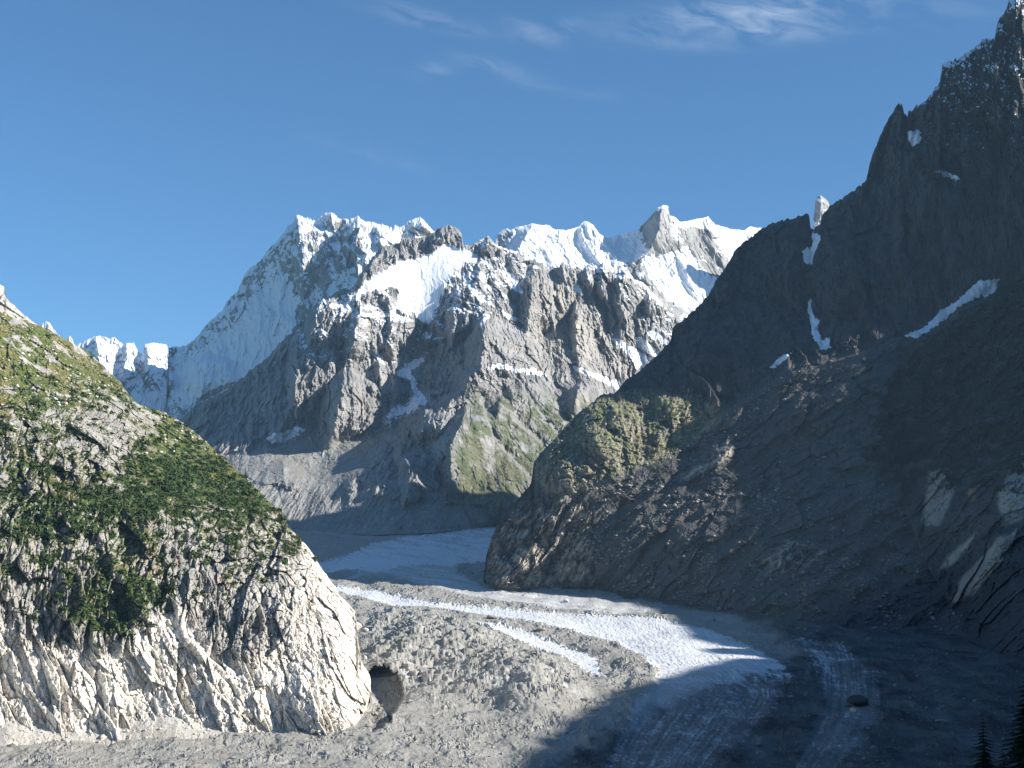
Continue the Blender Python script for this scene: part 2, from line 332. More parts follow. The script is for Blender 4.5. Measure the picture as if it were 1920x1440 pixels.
def l_relief(px, py, x, v, ds, df):
    w = 9 * fbm(x / 140, v / 140, 2, 21)
    X = x + w + .10 * v; V = v + 10 * fbm(x / 60, v / 60, 2, 22)
    low = regions(px, py, [PALE_P], 25)
    XL = x + w * .7 + .42 * v                                        # lower slabs lean
    cliff = sstep(700, 860, py + 25 * fbm(px / 70, py / 70, 3, 40)) * .8 + .2
    grassy = regions(px, py, [[(262, 770), (343, 796), (461, 897), (500, 950), (420, 950), (320, 935), (240, 950), (130, 955), (140, 925), (230, 900), (262, 840)]], 14)
    cliff = cliff * (1 - .75 * grassy)
    def rockface(q, k, ra):
        q = q + 1.8 * fbm(x / 22, v / 60, 2, 46 + k)
        return 26 * facet(q / 58, V / 190, 31 + k, 1.3) + 19 * facet(q / 22, V / 70, 32 + k, 1.45, .25, .08) + 11 * facet(q / 8, V / 24, 33 + k, 1.5, .35, .12) + ra * rid(q / 40, V / 150, 4, 38 + k, .6)
    cliffy = rockface(X, 0, 13) * (1 - low) + rockface(XL, 60, 3) * low * .55
    ti = facet(x / 3.6, v / 7, 34, 1.2, .3, .15)
    D = cliff * cliffy + (2.2 + 1.0 * cliff) * ti
    D = D + (1 - cliff) * (14 * facet(x / 40, v / 55, 35, 1.0) + 7 * facet(x / 13, v / 16, 36, 1.1))
    D = D + 12 * fbm(x / 150, v / 200, 2, 37)
    for P, h, w_ in (([(190, 1000), (215, 1060), (240, 1110), (262, 1150)], 22, 12), ([(330, 1130), (345, 1190), (380, 1230)], 16, 9), ([(120, 1150), (90, 1215), (130, 1250)], 14, 10)):
        D = D + h * np.exp(-(line_d(px, py, P) / w_) ** 2)
    dark = line_d(px, py, [(612, 1190, 1), (618, 1215, 5), (622, 1240, 1)]); D = D - 14 * sstep(3, -3, dark)
    dk = line_d(px, py, [(520, 1010, 1), (519, 1090, 2.5), (540, 1140, 1)]); D = D - 10 * sstep(3, -2, dk)
    edge = sstep(20, 0, ds) * sstep(300, 480, px)
    D = D * (1 - .45 * edge)
    return D * sstep(-1, 14, ds + 3)
def l_masks(px, py, x, y, z, N, ds, df):
    v = z + .5 * (y - 3000)
    nf = fbm(x / 30, v / 34, 4, 51, .6); nf2 = fbm(x / 9, v / 9, 3, 52, .6)
    flat = N[2]
    dens = L_VEG(px, py) + .22 * sstep(790, 700, py)
    veg = sstep(-.05, .10, dens - .50 + .55 * nf + (.25 - .17 * sstep(860, 740, py)) * nf2 + .5 * (flat - .55))
    outc = facet(x / 22, v / 30, 35 + 20, 1.0)                        # outcrops in the meadow
    upper = sstep(900, 760, py)
    veg = veg * (1 - upper * sstep(.34, .42, outc + .25 * nf2))
    dots = facet(x / 4.2, v / 4.2, 57, .4)
    veg = veg * (1 - .85 * sstep(.395, .43, dots) * sstep(.7, .3, py / 1400.))
    nc = fbm(x / 16, v / 13, 3, 50, .6)
    scrub = veg * sstep(.06, .16, nc + .5 * nf - .02 + .35 * regions(px, py, [[(270, 850), (380, 850), (470, 905), (500, 950), (330, 1000), (250, 980), (150, 1000), (0, 1010), (0, 900), (140, 950)], [(190, 1080), (330, 1090), (320, 1150), (260, 1210), (180, 1215), (90, 1195), (120, 1120)]], 20) - .35 * sstep(760, 640, py))
    pw = px + 16 * fbm(px / 40, py / 40, 3, 53); qw = py + 22 * fbm(px / 30 + 9, py / 50, 3, 54)
    pale = regions(pw, qw, [PALE_P], 22)
    pale = np.maximum(pale, .55 * sstep(420, 600, px) * sstep(900, 1000, py))
    pale = pale * (1 - .35 * sstep(.1, .5, fbm(x / 50, v / 90, 3, 58)))
    tal = 0 * x
    stain = .55 * sstep(.1, .5, fbm(x / 60, v / 160, 3, 59)) * sstep(950, 1100, py) + .8 * regions(px, py, [[(310, 1040), (330, 1030), (350, 1100), (300, 1120)], [(285, 1010), (300, 1010), (300, 1060), (270, 1090)]], 6)
    return dict(snow=0 * x, veg=veg * (1 - tal) * (1 - pale * .7), scrub=scrub * (1 - tal), pale=pale * (1 - tal * .35), stain=stain, scree=tal, ice=0 * x)
hill_left = facade('granite_hillside', M_LEFT, -260, 695, L_SKY, L_FOOT, tps(L_CTRL), 1.25, 640, (2.2, 26), l_relief, l_masks, back=(15, 40, 90, 300, 900), extra=LFT, talus=.60)
tag(hill_left, kind='structure')

# rocky ridge rising behind that hillside
fb = facade('rocky_ridge', M_LEFT, -260, 110, [(-260, 380), (-60, 490), (0, 533), (8, 540), (12, 560), (25, 572), (40, 585), (58, 600), (66, 606), (75, 613), (110, 640)], [(-260, 700), (110, 700)],
            tps([(-260, 380, 3900), (0, 533, 3950), (100, 640, 4000), (0, 700, 3500), (110, 700, 3600)]), 1.8, 90, (1.5, 14),
            lambda px, py, x, v, ds, df: 30 * facet(x / 45, v / 90, 61, 1.1) + 10 * facet(x / 14, v / 26, 62, 1.2, .3), lambda px, py, x, y, z, N, ds, df: dict(snow=0 * x, veg=.0 * x, scrub=0 * x, pale=.18 + 0 * x, stain=0 * x, scree=0 * x, ice=0 * x))
tag(fb, kind='structure')

# ------------------------------------------------------------------ far snow peaks, left
def far_masks(px, py, x, y, z, N, ds, df, bias=0., rocks=(), snows=(), rk=.75):
    v = z + .5 * (y - 8000)
    n = fbm(x / 70, v / 110, 4, 71, .62); n2 = rid(x / 26, v / 90, 3, 72)
    s = .5 + bias + .55 * n + .10 * n2 + .9 * (N[2] - .45)
    if rocks: s = s - rk * regions(px + 4 * n, py + 4 * n2, rocks, 7)
    if snows: s = s + .8 * regions(px + 3 * n, py + 3 * n2, snows, 5)
    return dict(snow=np.clip(s, 0, 1), veg=0 * x, scrub=0 * x, pale=0 * x, stain=0 * x, scree=0 * x, ice=0 * x)
def far_relief(a=1.0, s=None, mpp=3.1, sx=110, sy=260, k=.12):
    def f(px, py, x, v, ds, df):
        w = 30 * fbm(x / 200, v / 200, 2, 75)
        q = x + w + 6 * fbm(x / 50, v / 140, 2, 74)
        D = a * (34 * facet(q / sx + k * v / sx, v / (sy * 1.8), 76, 1.0) + 18 * facet(q / (sx * .38), v / (sy * .6), 77, 1.2) + 9 * facet(x / (sx * .15), v / (sy * .16), 78, 1.2, .3))
        D = D + a * 42 * rid(q / 140 + .2 * v / 140, v / 800, 4, 79, .55)
        if s: D = D + spurs(px + 2.5 * fbm(px / 14, py / 14, 3, 80), py, s, mpp) + a * 0
        return D * sstep(0, 14, ds + 4) * sstep(-2, 20, df)
    return f
P_SKY = [(40, 640), (76, 612), (79, 607), (84, 604), (92, 603), (97, 612), (105, 622), (122, 640), (126, 636), (131, 629), (135, 634), (140, 648), (146, 646), (160, 638), (175, 631), (190, 629), (204, 635), (215, 631), (222, 640), (233, 647), (237, 642), (251, 644), (256, 654),
         (262, 662), (268, 664), (272, 645), (290, 643), (310, 646), (314, 650), (320, 692), (329, 715), (332, 764), (348, 781), (362, 792)]
fp = facade('snow_peak', M_FAR, 40, 362, P_SKY, [(40, 800), (362, 800)], tps([(40, 640, 10100), (180, 630, 10000), (310, 646, 9950), (348, 781, 9600), (150, 800, 9500), (300, 740, 9600)]), 1.6, 110, (1.2, 10),
            far_relief(.75, [([(180, 632), (190, 700), (205, 760)], 120, 1.6, .9), ([(240, 642), (232, 700), (228, 730)], 90, 1.7, .9), ([(276, 645), (278, 690), (285, 735)], 110, 1.8, .7)], 3.2, 90, 200),
            lambda *a: far_masks(*a, bias=.18, snows=[[(250, 745), (300, 735), (350, 780), (250, 790)]]))
tag(fp, 'low jagged snow peaks at the far left of the skyline, brightly sunlit', 'mountain')

J_SKY = [(300, 792), (311, 755), (316, 652), (347, 648), (366, 635), (384, 613), (394, 601), (406, 593), (419, 579), (428, 563), (447, 544), (450, 533), (459, 516), (467, 504), (487, 491), (500, 472), (508, 461), (519, 454), (530, 438), (541, 422), (550, 416), (556, 402), (566, 407), (581, 410),
         (594, 416), (600, 407), (610, 400), (619, 397), (627, 402), (634, 409), (656, 411), (672, 406), (684, 416), (700, 417), (719, 422), (733, 426), (736, 430), (741, 421), (748, 426), (759, 422), (769, 413), (787, 407), (793, 411), (800, 419), (812, 433), (840, 452)]
def j_masks(px, py, x, y, z, N, ds, df):
    v = z + .5 * (y - 8000)
    st = fbm(x / 28 + .25 * v / 28, v / 260, 4, 86, .62)
    m = far_masks(px, py, x, y, z, N, ds, df, .16,
                  rocks=[[(556, 404), (580, 415), (640, 412), (690, 425), (670, 500), (610, 545), (580, 520), (560, 480)], [(765, 418), (800, 422), (812, 440), (760, 450)], [(520, 560), (560, 540), (600, 560), (560, 640), (520, 650)]], rk=.30,
                  snows=[[(430, 620), (520, 520), (560, 560), (540, 650), (470, 700), (400, 730), (350, 760), (320, 700)], [(670, 495), (690, 470), (705, 478), (690, 500), (672, 515)]])
    m['snow'] = np.clip(m['snow'] + .42 * st, 0, 1)
    return m
fj = facade('snow_wall_mountain', M_FAR, 300, 840, J_SKY, [(300, 810), (840, 810)],
            tps([(300, 660, 9120), (347, 648, 9120), (450, 533, 9110), (556, 402, 9070), (620, 400, 8980), (700, 418, 8850), (812, 433, 8700), (320, 790, 8760), (420, 740, 8640), (520, 640, 8560), (620, 540, 8520), (700, 480, 8480), (400, 800, 8600), (700, 800, 8100)]),
            1.5, 260, (2.3, 7), far_relief(.8, [([(557, 402), (563, 450), (568, 500), (571, 560)], 190, 1.3, 1.1), ([(619, 397), (627, 430)], 60, 1.5, 1.0), ([(672, 407), (668, 450), (672, 505)], 150, 1.4, .9), ([(704, 417), (712, 440), (716, 470)], 120, 1.6, .8), ([(738, 424), (742, 445)], 50, 1.4, .9),
                                             ([(787, 408), (790, 440)], 110, 1.1, .7), ([(388, 663), (384, 700), (376, 752)], 150, 1.2, .8), ([(528, 590), (532, 615)], 60, 1.5, .6), ([(547, 600), (548, 640)], 70, 1.5, .7)], 3.1, 100, 300), j_masks)
tag(fj, 'huge snow-streaked rock wall with a shaded blue face and sunlit ribs, left of the central peaks', 'mountain')

# ------------------------------------------------------------------ far snow massif behind the rock towers
R_SKY = [(880, 500), (925, 470), (930, 450), (932, 438), (944, 430), (950, 428), (958, 433), (966, 426), (987, 423), (997, 419), (1019, 422), (1030, 422), (1037, 429), (1062, 432), (1087, 424), (1094, 416), (1100, 414), (1112, 422), (1125, 440), (1140, 446), (1156, 441), (1175, 436), (1194, 433),
         (1200, 425), (1212, 415), (1225, 399), (1234, 388), (1247, 385), (1253, 388), (1256, 405), (1266, 407), (1273, 416), (1300, 413), (1322, 408), (1327, 405), (1334, 413), (1341, 421), (1369, 429), (1394, 432), (1406, 425), (1423, 427), (1470, 435), (1600, 450)]
fr = facade('snow_massif', M_FAR, 880, 1600, R_SKY, [(880, 720), (1600, 720)],
            tps([(880, 470, 8700), (1000, 420, 8700), (1100, 414, 8750), (1156, 441, 8700), (1240, 385, 8600), (1330, 405, 8900), (1420, 427, 9100), (1600, 450, 9200), (950, 520, 8200), (1150, 560, 8050), (1300, 560, 8250), (1450, 560, 8500), (1300, 720, 7700), (1000, 720, 7700), (1600, 720, 8200)]),
            1.6, 230, (1.2, 10), far_relief(.62, [([(1240, 386), (1236, 430), (1215, 470), (1180, 500)], 150, 1.7, .6), ([(1000, 420), (975, 460), (960, 485)], 70, 1.2, .5), ([(1100, 415), (1110, 460), (1130, 500)], 80, 1.0, .7), ([(1327, 406), (1330, 450), (1370, 520)], 90, 1.2, .6), ([(1200, 500), (1230, 560), (1240, 620)], 120, 1.3, .6), ([(1275, 480), (1300, 540), (1320, 580)], 60, 1.2, .6)], 3.0, 120, 240, -.1),
            lambda *a: far_masks(*a, bias=.33, rocks=[[(1198, 428), (1240, 384), (1258, 400), (1262, 470), (1240, 460), (1215, 470), (1205, 450)], [(1275, 430), (1330, 425), (1350, 470), (1390, 520), (1330, 520), (1290, 470)], [(932, 440), (960, 430), (955, 460), (930, 470)], [(1150, 505), (1200, 490), (1250, 560), (1320, 580), (1320, 720), (1150, 720)], [(1020, 430), (1040, 430), (1060, 480), (1025, 470)]],
                                  snows=[[(965, 430), (1030, 424), (1062, 434), (1050, 480), (990, 478)], [(1062, 434), (1100, 416), (1128, 445), (1150, 480), (1100, 492), (1070, 480)], [(1150, 450), (1195, 436), (1190, 455), (1150, 500), (1145, 470)], [(1200, 480), (1260, 480), (1340, 560), (1300, 590), (1250, 560)], [(1273, 416), (1322, 409), (1310, 422), (1275, 424)]]))
tag(fr, 'snow-covered massif with a pointed rock summit, behind the grey rock towers', 'mountain')
ft = facade('rock_tooth', M_FAR, 1518, 1572, [(1518, 450), (1522, 440), (1526, 402), (1529, 378), (1533, 368), (1540, 367), (1546, 371), (1552, 376), (1556, 388), (1562, 402), (1572, 440)], [(1518, 520), (1572, 520)], tps([(1518, 450, 8200), (1540, 367, 8250), (1572, 440, 8200), (1518, 520, 8000), (1572, 520, 8000)]), .9, 130, (.5, 6),
            far_relief(.35, [([(1541, 367), (1538, 400), (1534, 440)], 60, 1.6, .8)], 2.9, 50, 90), lambda *a: far_masks(*a, bias=-.12, snows=[[(1524, 415), (1545, 415), (1545, 450), (1522, 450)]]), back=(20, 60, 160, 500))
tag(ft, 'tall narrow rock tooth catching the sun in the notch of the dark ridge', 'rock spire')

# ------------------------------------------------------------------ the central rock mountain
C_SKY = [(300, 800), (341, 785), (362, 763), (384, 750), (422, 733), (437, 722), (450, 710), (459, 707), (469, 694), (487, 683), (503, 669), (519, 650), (537, 632), (553, 619), (559, 607), (578, 585), (600, 563), (608, 555), (612, 562), (622, 552), (631, 547), (650, 541), (662, 544), (670, 522),
         (678, 510), (691, 494), (703, 477), (716, 463), (750, 454), (753, 446), (787, 447), (800, 443), (812, 435), (825, 427), (841, 422), (856, 427), (862, 431), (866, 440), (869, 461), (881, 460), (891, 457), (906, 447), (916, 442), (923, 451), (930, 460), (944, 465), (969, 472), (978, 480), (987, 485),
         (1000, 491), (1016, 494), (1031, 504), (1048, 503), (1053, 491), (1062, 494), (1084, 496), (1094, 502), (1100, 496), (1109, 494), (1119, 502), (1131, 491), (1136, 500), (1150, 505), (1165, 497), (1180, 508), (1190, 525), (1205, 530), (1222, 548), (1240, 566), (1262, 590), (1290, 605), (1400, 640)]
C_FOOT = [(300, 1000), (550, 990), (600, 1000), (700, 1003), (800, 1000), (860, 994), (935, 986), (1000, 984), (1400, 984)]
C_CTRL = [(300, 800, 7300), (341, 785, 7200), (450, 710, 7250), (553, 619, 7350), (608, 555, 7300), (691, 494, 7500), (760, 450, 7700), (856, 427, 7800), (915, 442, 7850), (1000, 491, 7750), (1100, 496, 7800), (1200, 530, 7800), (1290, 605, 7900), (1400, 640, 7900),
          (420, 850, 6500), (450, 800, 6750), (520, 830, 6500), (550, 750, 6700), (600, 880, 6350), (620, 800, 6600), (620, 680, 6850), (720, 810, 6600), (700, 650, 6950), (760, 700, 7050), (800, 640, 7200), (800, 520, 7450), (905, 592, 7000), (905, 700, 6800), (850, 720, 6850), (960, 700, 6750), (1050, 720, 6900),
          (1000, 620, 7350), (1050, 560, 7550), (1100, 650, 7400), (1150, 720, 7350), (1200, 650, 7500), (880, 712, 6650), (1000, 715, 6650), (1100, 722, 6750), (830, 780, 6350), (900, 850, 6150), (1000, 850, 6300), (1100, 850, 6500), (850, 940, 5750), (950, 950, 5750), (700, 900, 6000), (760, 860, 6150), (600, 940, 5900), (520, 860, 6350), (1300, 800, 7000)] \
    + [(x, y, float(gY(y)) - 15) for x, y in [(300, 1000), (450, 998), (550, 992), (700, 1003), (860, 994), (935, 986), (1200, 984), (1400, 984)]]
C_SPURS = [([(606, 556), (592, 600), (583, 640), (574, 690)], 130, 2.6, .55), ([(560, 612), (556, 680), (552, 740), (545, 800)], 120, 2.6, .6), ([(545, 760), (530, 800), (500, 830)], 60, 1.6, .7),
           ([(597, 640), (599, 680), (600, 700)], 55, 1.8, .6), ([(650, 592), (646, 620), (640, 650)], 55, 1.8, .7), ([(676, 570), (668, 610), (662, 650), (645, 690)], 130, 2.4, .5), ([(560, 745), (553, 790)], 50, 1.7, .5),
           ([(714, 595), (716, 630)], 60, 1.9, .6), ([(734, 588), (732, 630), (735, 675)], 85, 2.0, .7), ([(762, 612), (764, 640)], 50, 2.0, .7), ([(797, 625), (800, 650)], 60, 2.0, .7),
           ([(645, 690), (640, 740), (628, 800), (606, 850)], 190, 2.2, .35), ([(712, 680), (713, 730), (722, 770)], 110, 2.4, .6), ([(735, 680), (742, 720)], 60, 2.0, .8), ([(690, 700), (688, 760), (690, 820)], 60, 1.8, .5),
           ([(804, 726), (806, 750)], 50, 2.0, .8), ([(851, 575), (850, 610), (842, 650)], 70, 1.7, .5), ([(906, 590), (906, 640), (903, 690), (880, 706), (860, 780)], 190, 2.4, .28), ([(940, 680), (880, 722), (838, 760), (812, 775), (795, 840)], 90, 1.8, .25),
           ([(874, 752), (868, 790), (846, 832), (845, 880), (843, 945)], 170, 2.1, .22), ([(800, 765), (792, 800), (783, 830)], 120, 2.2, .5), ([(740, 835), (765, 870), (770, 905), (752, 960)], 90, 1.8, .6), ([(690, 815), (705, 840)], 30, 1.4, .6),
           ([(1000, 500), (996, 560), (990, 610), (985, 650)], 140, 2.6, .3), ([(1082, 560), (1078, 610), (1082, 660), (1088, 700)], 80, 2.6, .45), ([(1052, 492), (1062, 540)], 60, 1.6, .5), ([(1100, 497), (1104, 540)], 60, 1.6, .5), ([(1131, 492), (1128, 540), (1150, 590)], 70, 1.6, .5),
           ([(1165, 498), (1160, 560), (1175, 620)], 80, 1.7, .5), ([(1218, 550), (1216, 590)], 70, 1.8, .6), ([(1155, 640), (1157, 660)], 35, 1.4, 1.0), ([(1090, 715), (1080, 745), (1070, 790)], 55, 1.6, .4), ([(940, 745), (930, 790), (935, 830)], 45, 1.6, .5), ([(715, 465), (690, 500), (672, 545)], 110, 1.9, .35), ([(830, 428), (820, 455)], 60, 1.7, .6), ([(915, 443), (908, 480)], 60, 1.7, .6)]
C_SNOW = [[(664, 552), (678, 534), (700, 519), (722, 505), (744, 493), (762, 488), (806, 477), (822, 465), (828, 458), (845, 459), (860, 466), (878, 469), (897, 482), (890, 492), (872, 494), (850, 514), (833, 537), (825, 566), (812, 591), (802, 608), (792, 604), (781, 596), (770, 582), (752, 580), (737, 578), (742, 560), (748, 545), (731, 535), (706, 542), (684, 549)],
          [(687, 650), (694, 648), (704, 656), (719, 670), (716, 682), (708, 676)], [(744, 697), (760, 684), (797, 667), (790, 680), (770, 697), (781, 713), (784, 730), (803, 754), (781, 767), (731, 790), (717, 799), (722, 785), (735, 766), (765, 758), (775, 735), (768, 716), (744, 704)],
          [(499, 823), (508, 815), (538, 806), (573, 802), (568, 813), (545, 822), (511, 834)], [(907, 692), (920, 686), (937, 682), (960, 686), (975, 693), (1000, 690), (1028, 705), (1000, 702), (960, 697), (935, 690)],
          [(1068, 685), (1085, 688), (1109, 697), (1140, 708), (1162, 718), (1182, 735), (1150, 727), (1120, 712), (1080, 697)], [(1143, 632), (1160, 634), (1178, 646), (1195, 655), (1224, 677), (1215, 690), (1195, 690), (1178, 668), (1160, 650)], [(1188, 630), (1205, 634), (1222, 648), (1236, 662), (1228, 672), (1210, 660), (1195, 645)],
          [(1211, 618), (1228, 622), (1255, 640), (1250, 650), (1232, 640), (1215, 632)], [(939, 508), (955, 511), (971, 524), (980, 550), (970, 548), (955, 535)], [(866, 512), (878, 520), (890, 545), (905, 556), (926, 573), (915, 570), (890, 556), (872, 535)], [(890, 505), (905, 512), (915, 530), (905, 530)], [(970, 612), (982, 616), (980, 624), (972, 620)],
          [(896, 608), (914, 590), (918, 592), (902, 612)], [(1077, 533), (1088, 535), (1088, 550), (1078, 545)], [(672, 540), (690, 545), (650, 580), (632, 592), (640, 580)], [(930, 575), (960, 592), (983, 606), (975, 606), (950, 596)]]
def c_relief(px, py, x, v, ds, df):
    w = 26 * fbm(x / 220, v / 220, 3, 91); wx = px + 3.5 * fbm(px / 18, py / 18, 3, 92); wy = py + 4 * fbm(px / 18 + 7, py / 22, 2, 93)
    grassf = regions(px, py, [[(880, 712), (1000, 716), (1110, 730), (1160, 745), (1000, 900), (960, 944), (846, 944), (850, 850)]], 18)
    scree = np.maximum(regions(px, py, [[(400, 860), (500, 838), (560, 822), (700, 815), (735, 800), (735, 815), (690, 880), (620, 925), (540, 905), (440, 900)]], 10), 0)
    band = sstep(0, 8, py - np.interp(px, [400, 480, 540, 600, 650, 700, 760, 840, 887, 955, 1400], [862, 900, 915, 905, 915, 925, 940, 942, 943, 951, 960]))
    sn = regions(px, py, C_SNOW[:1], 8)
    rock = np.clip(1 - .72 * grassf - .85 * scree - .9 * sn - .7 * band, .08, 1)
    q = x + w + 4 * fbm(x / 40, v / 120, 2, 90) + .08 * v
    D = rock * (34 * facet(q / 120, v / 520, 94, 1.1) + 27 * facet(q / 46, v / 190, 95, 1.35) + 15 * facet(q / 18, v / 60, 96, 1.4, .3) + 8 * facet(x / 8, v / 17, 97, 1.4, .3))
    D = D + rock * 56 * rid(q / 120, v / 620, 4, 98, .55)
    D = D + 1.7 * spurs(wx, wy, C_SPURS, 2.4)
    # gullies fanning down the grassy face
    for P, d_, w_ in (([(905, 740), (916, 790), (935, 830), (985, 880)], 26, 7), ([(945, 740), (975, 790), (1020, 830)], 18, 6), ([(980, 720), (1010, 770), (1045, 810)], 16, 6), ([(925, 790), (925, 850), (930, 925)], 14, 6), ([(1030, 720), (1050, 760), (1070, 790)], 14, 6)):
        D = D - d_ * np.exp(-(line_d(px, py, P) / w_) ** 2)
    D = D + grassf * (12 * facet(x / 60 + .4 * v / 60, v / 110, 99, 1.1) + 5 * facet(x / 16, v / 22, 100, 1.2))
    # fluted moraine wall above the ice
    fl = px * 1.0 + (py - 940) * np.interp(px, [450, 700, 960], [.75, .55, .1]) + 3 * fbm(px / 20, py / 30, 2, 101)
    D = D + band * sstep(-2, 12, df) * (13 * rid(fl / 13, py / 60, 3, 102) + 2.5 * facet(x / 9, v / 9, 104, 1.2))
    cone = np.clip(1 - np.abs(px - 529 - (py - 858) * .12) / (8 + (py - 850) * 1.0), 0, 1) * sstep(853, 862, py) * sstep(925, 900, py)
    D = D + 75 * cone * sstep(855, 880, py) + scree * 5 * facet(x / 22, v / 22, 105, 1.2)
    D = D + 14 * fbm(x / 300, v / 300, 3, 103)
    return D * sstep(0, 14, ds + 4) * sstep(-1, 10, df)
def c_masks(px, py, x, y, z, N, ds, df):
    v = z + .5 * (y - 3000)
    n = fbm(x / 60, v / 80, 4, 111, .6); n2 = fbm(x / 18, v / 20, 3, 112, .6)
    qx = px + 5 * n + 3 * n2; qy = py + 5 * fbm(x / 60 + 5, v / 60, 3, 113) + 2 * n2
    s = regions(qx + 3 * n2, qy + 4 * n2, C_SNOW, 3.0)
    high = tps([(600, 560, .12), (650, 640, .18), (760, 600, .30), (880, 540, .22), (940, 500, .18), (900, 440, .05), (1000, 600, -.15), (1060, 520, .02), (1180, 520, .35), (1240, 580, .35), (1120, 650, -.3), (700, 720, -.05), (600, 750, -.1), (850, 680, .05), (900, 800, -.8), (700, 900, -.8), (450, 760, -.3), (1000, 740, -.5), (720, 480, -.1), (800, 640, .1), (960, 660, -.4), (900, 600, .12), (960, 560, .05)])(px, py)
    dust = sstep(.34, .60, high * .85 + .12 * n2 + .55 * n + .95 * (N[2] - .40))
    s = np.maximum(s, dust * sstep(.02, .12, high) * .9)
    grassf = regions(px + 10 * n, py + 10 * n2, [[(890, 735), (1000, 740), (1110, 745), (1160, 760), (1000, 900), (962, 946), (844, 944), (848, 850), (870, 790)]], 22)
    veg = grassf * .9 * sstep(-.5, .2, n + .5 * n2 + np.interp(py, [740, 850, 920], [-.12, .12, .5]))
    gul = np.zeros_like(px)
    for P, w_ in (([(905, 740), (912, 780), (935, 830), (990, 890)], 5), ([(930, 750), (975, 795), (1035, 845)], 5), ([(980, 720), (1015, 775), (1050, 815)], 3.5), ([(925, 800), (925, 850), (934, 925)], 3.), ([(960, 745), (1000, 830), (1010, 860)], 3)):
        gul = np.maximum(gul, sstep(w_, w_ * .3, line_d(px + 3 * n, py, P)))
    veg = veg * (1 - .8 * gul)
    scree = np.maximum(regions(qx, qy, [[(400, 862), (500, 838), (560, 818), (700, 815), (735, 800), (735, 815), (690, 880), (650, 920), (840, 944), (955, 951), (1400, 960), (1400, 1010), (300, 1010), (380, 870)]], 6), .8 * gul)
    stain = .5 * regions(px, py, [[(990, 500), (1010, 500), (1060, 600), (1060, 700), (1000, 680), (985, 620)]], 30)
    pale = .30 * regions(px, py, [[(985, 500), (1060, 520), (1180, 640), (1200, 700), (1080, 700), (1000, 660)]], 40)
    return dict(snow=s, veg=veg, scrub=veg * 0, pale=pale, stain=stain, scree=scree * .9, ice=0 * x)
CEN = {}
fc = facade('rock_mountain', M_MID, 300, 1400, C_SKY, C_FOOT, tps(C_CTRL), 1.45, 400, (2.6, 8), c_relief, c_masks, extra=CEN)
tag(fc, 'grey rocky central mountain with a hanging snowfield and a grassy foot above the glacier', 'mountain')

# ------------------------------------------------------------------ the dark mountainside on the right
R2_SKY = [(906, 1084), (907, 1077), (911, 1043), (923, 1005), (938, 974), (957, 947), (982, 925), (996, 905), (1001, 867), (1015, 848), (1045, 818), (1079, 779), (1106, 757), (1129, 741), (1150, 738), (1176, 712), (1203, 691), (1228, 669), (1256, 641), (1262, 613), (1287, 594), (1312, 572), (1328, 554), (1341, 529),
          (1362, 500), (1378, 469), (1400, 450), (1429, 428), (1449, 418), (1490, 408), (1513, 401), (1517, 403), (1520, 427), (1524, 431), (1530, 424), (1538, 418), (1541, 403), (1560, 384), (1594, 362), (1624, 338), (1633, 296), (1653, 248), (1667, 214), (1679, 196), (1684, 192), (1691, 194), (1694, 203), (1701, 209),
          (1716, 195), (1735, 187), (1750, 168), (1762, 146), (1767, 116), (1784, 109), (1799, 105), (1813, 95), (1823, 92), (1840, 73), (1852, 65), (1864, 68), (1869, 45), (1876, 29), (1891, 2), (1920, -20), (1990, -60), (2100, -20), (2250, 60)]
R2_FOOT = [(906, 1086), (915, 1102), (950, 1114), (1034, 1113), (1100, 1110), (1200, 1127), (1300, 1140), (1400, 1158), (1500, 1173), (1600, 1187), (1700, 1184), (1800, 1200), (1850, 1221), (1920, 1252), (2250, 1350)]
R2_CTRL = [(907, 1060, 4290), (923, 1005, 4300), (957, 947, 4330), (1001, 867, 4390), (1045, 818, 4460), (1106, 757, 4560), (1150, 738, 4640), (1203, 691, 4760), (1262, 613, 4860), (1312, 572, 4900), (1362, 500, 5000), (1400, 450, 5070), (1448, 418, 5080), (1516, 401, 5050), (1560, 384, 4960), (1633, 296, 4880), (1689, 192, 4830), (1769, 114, 4790),
           (1840, 73, 4760), (1891, 0, 4720), (1990, -60, 4680), (2250, 60, 4500), (1480, 690, 4400), (1600, 652, 4370), (1700, 628, 4380), (1870, 530, 4460), (1400, 700, 4500), (1330, 740, 4470), (1500, 560, 4760), (1750, 400, 4560), (1900, 300, 4520), (1050, 880, 4230), (1180, 870, 4290), (1280, 790, 4440), (1150, 790, 4390), (1230, 830, 4370), (1350, 790, 4420),
           (960, 1040, 4245), (1000, 960, 4290), (1100, 960, 4215), (1100, 1040, 4140), (1200, 1020, 4070), (1300, 930, 4130), (1300, 1060, 3970), (1500, 880, 4090), (1550, 740, 4260), (1500, 1050, 3790), (1700, 880, 4010), (1700, 1050, 3730), (1900, 900, 4000), (1850, 1100, 3500)] \
    + foot([(950, 1108), (1100, 1105), (1300, 1134), (1500, 1166), (1700, 1176), (1850, 1212), (1920, 1244), (2250, 1340)])
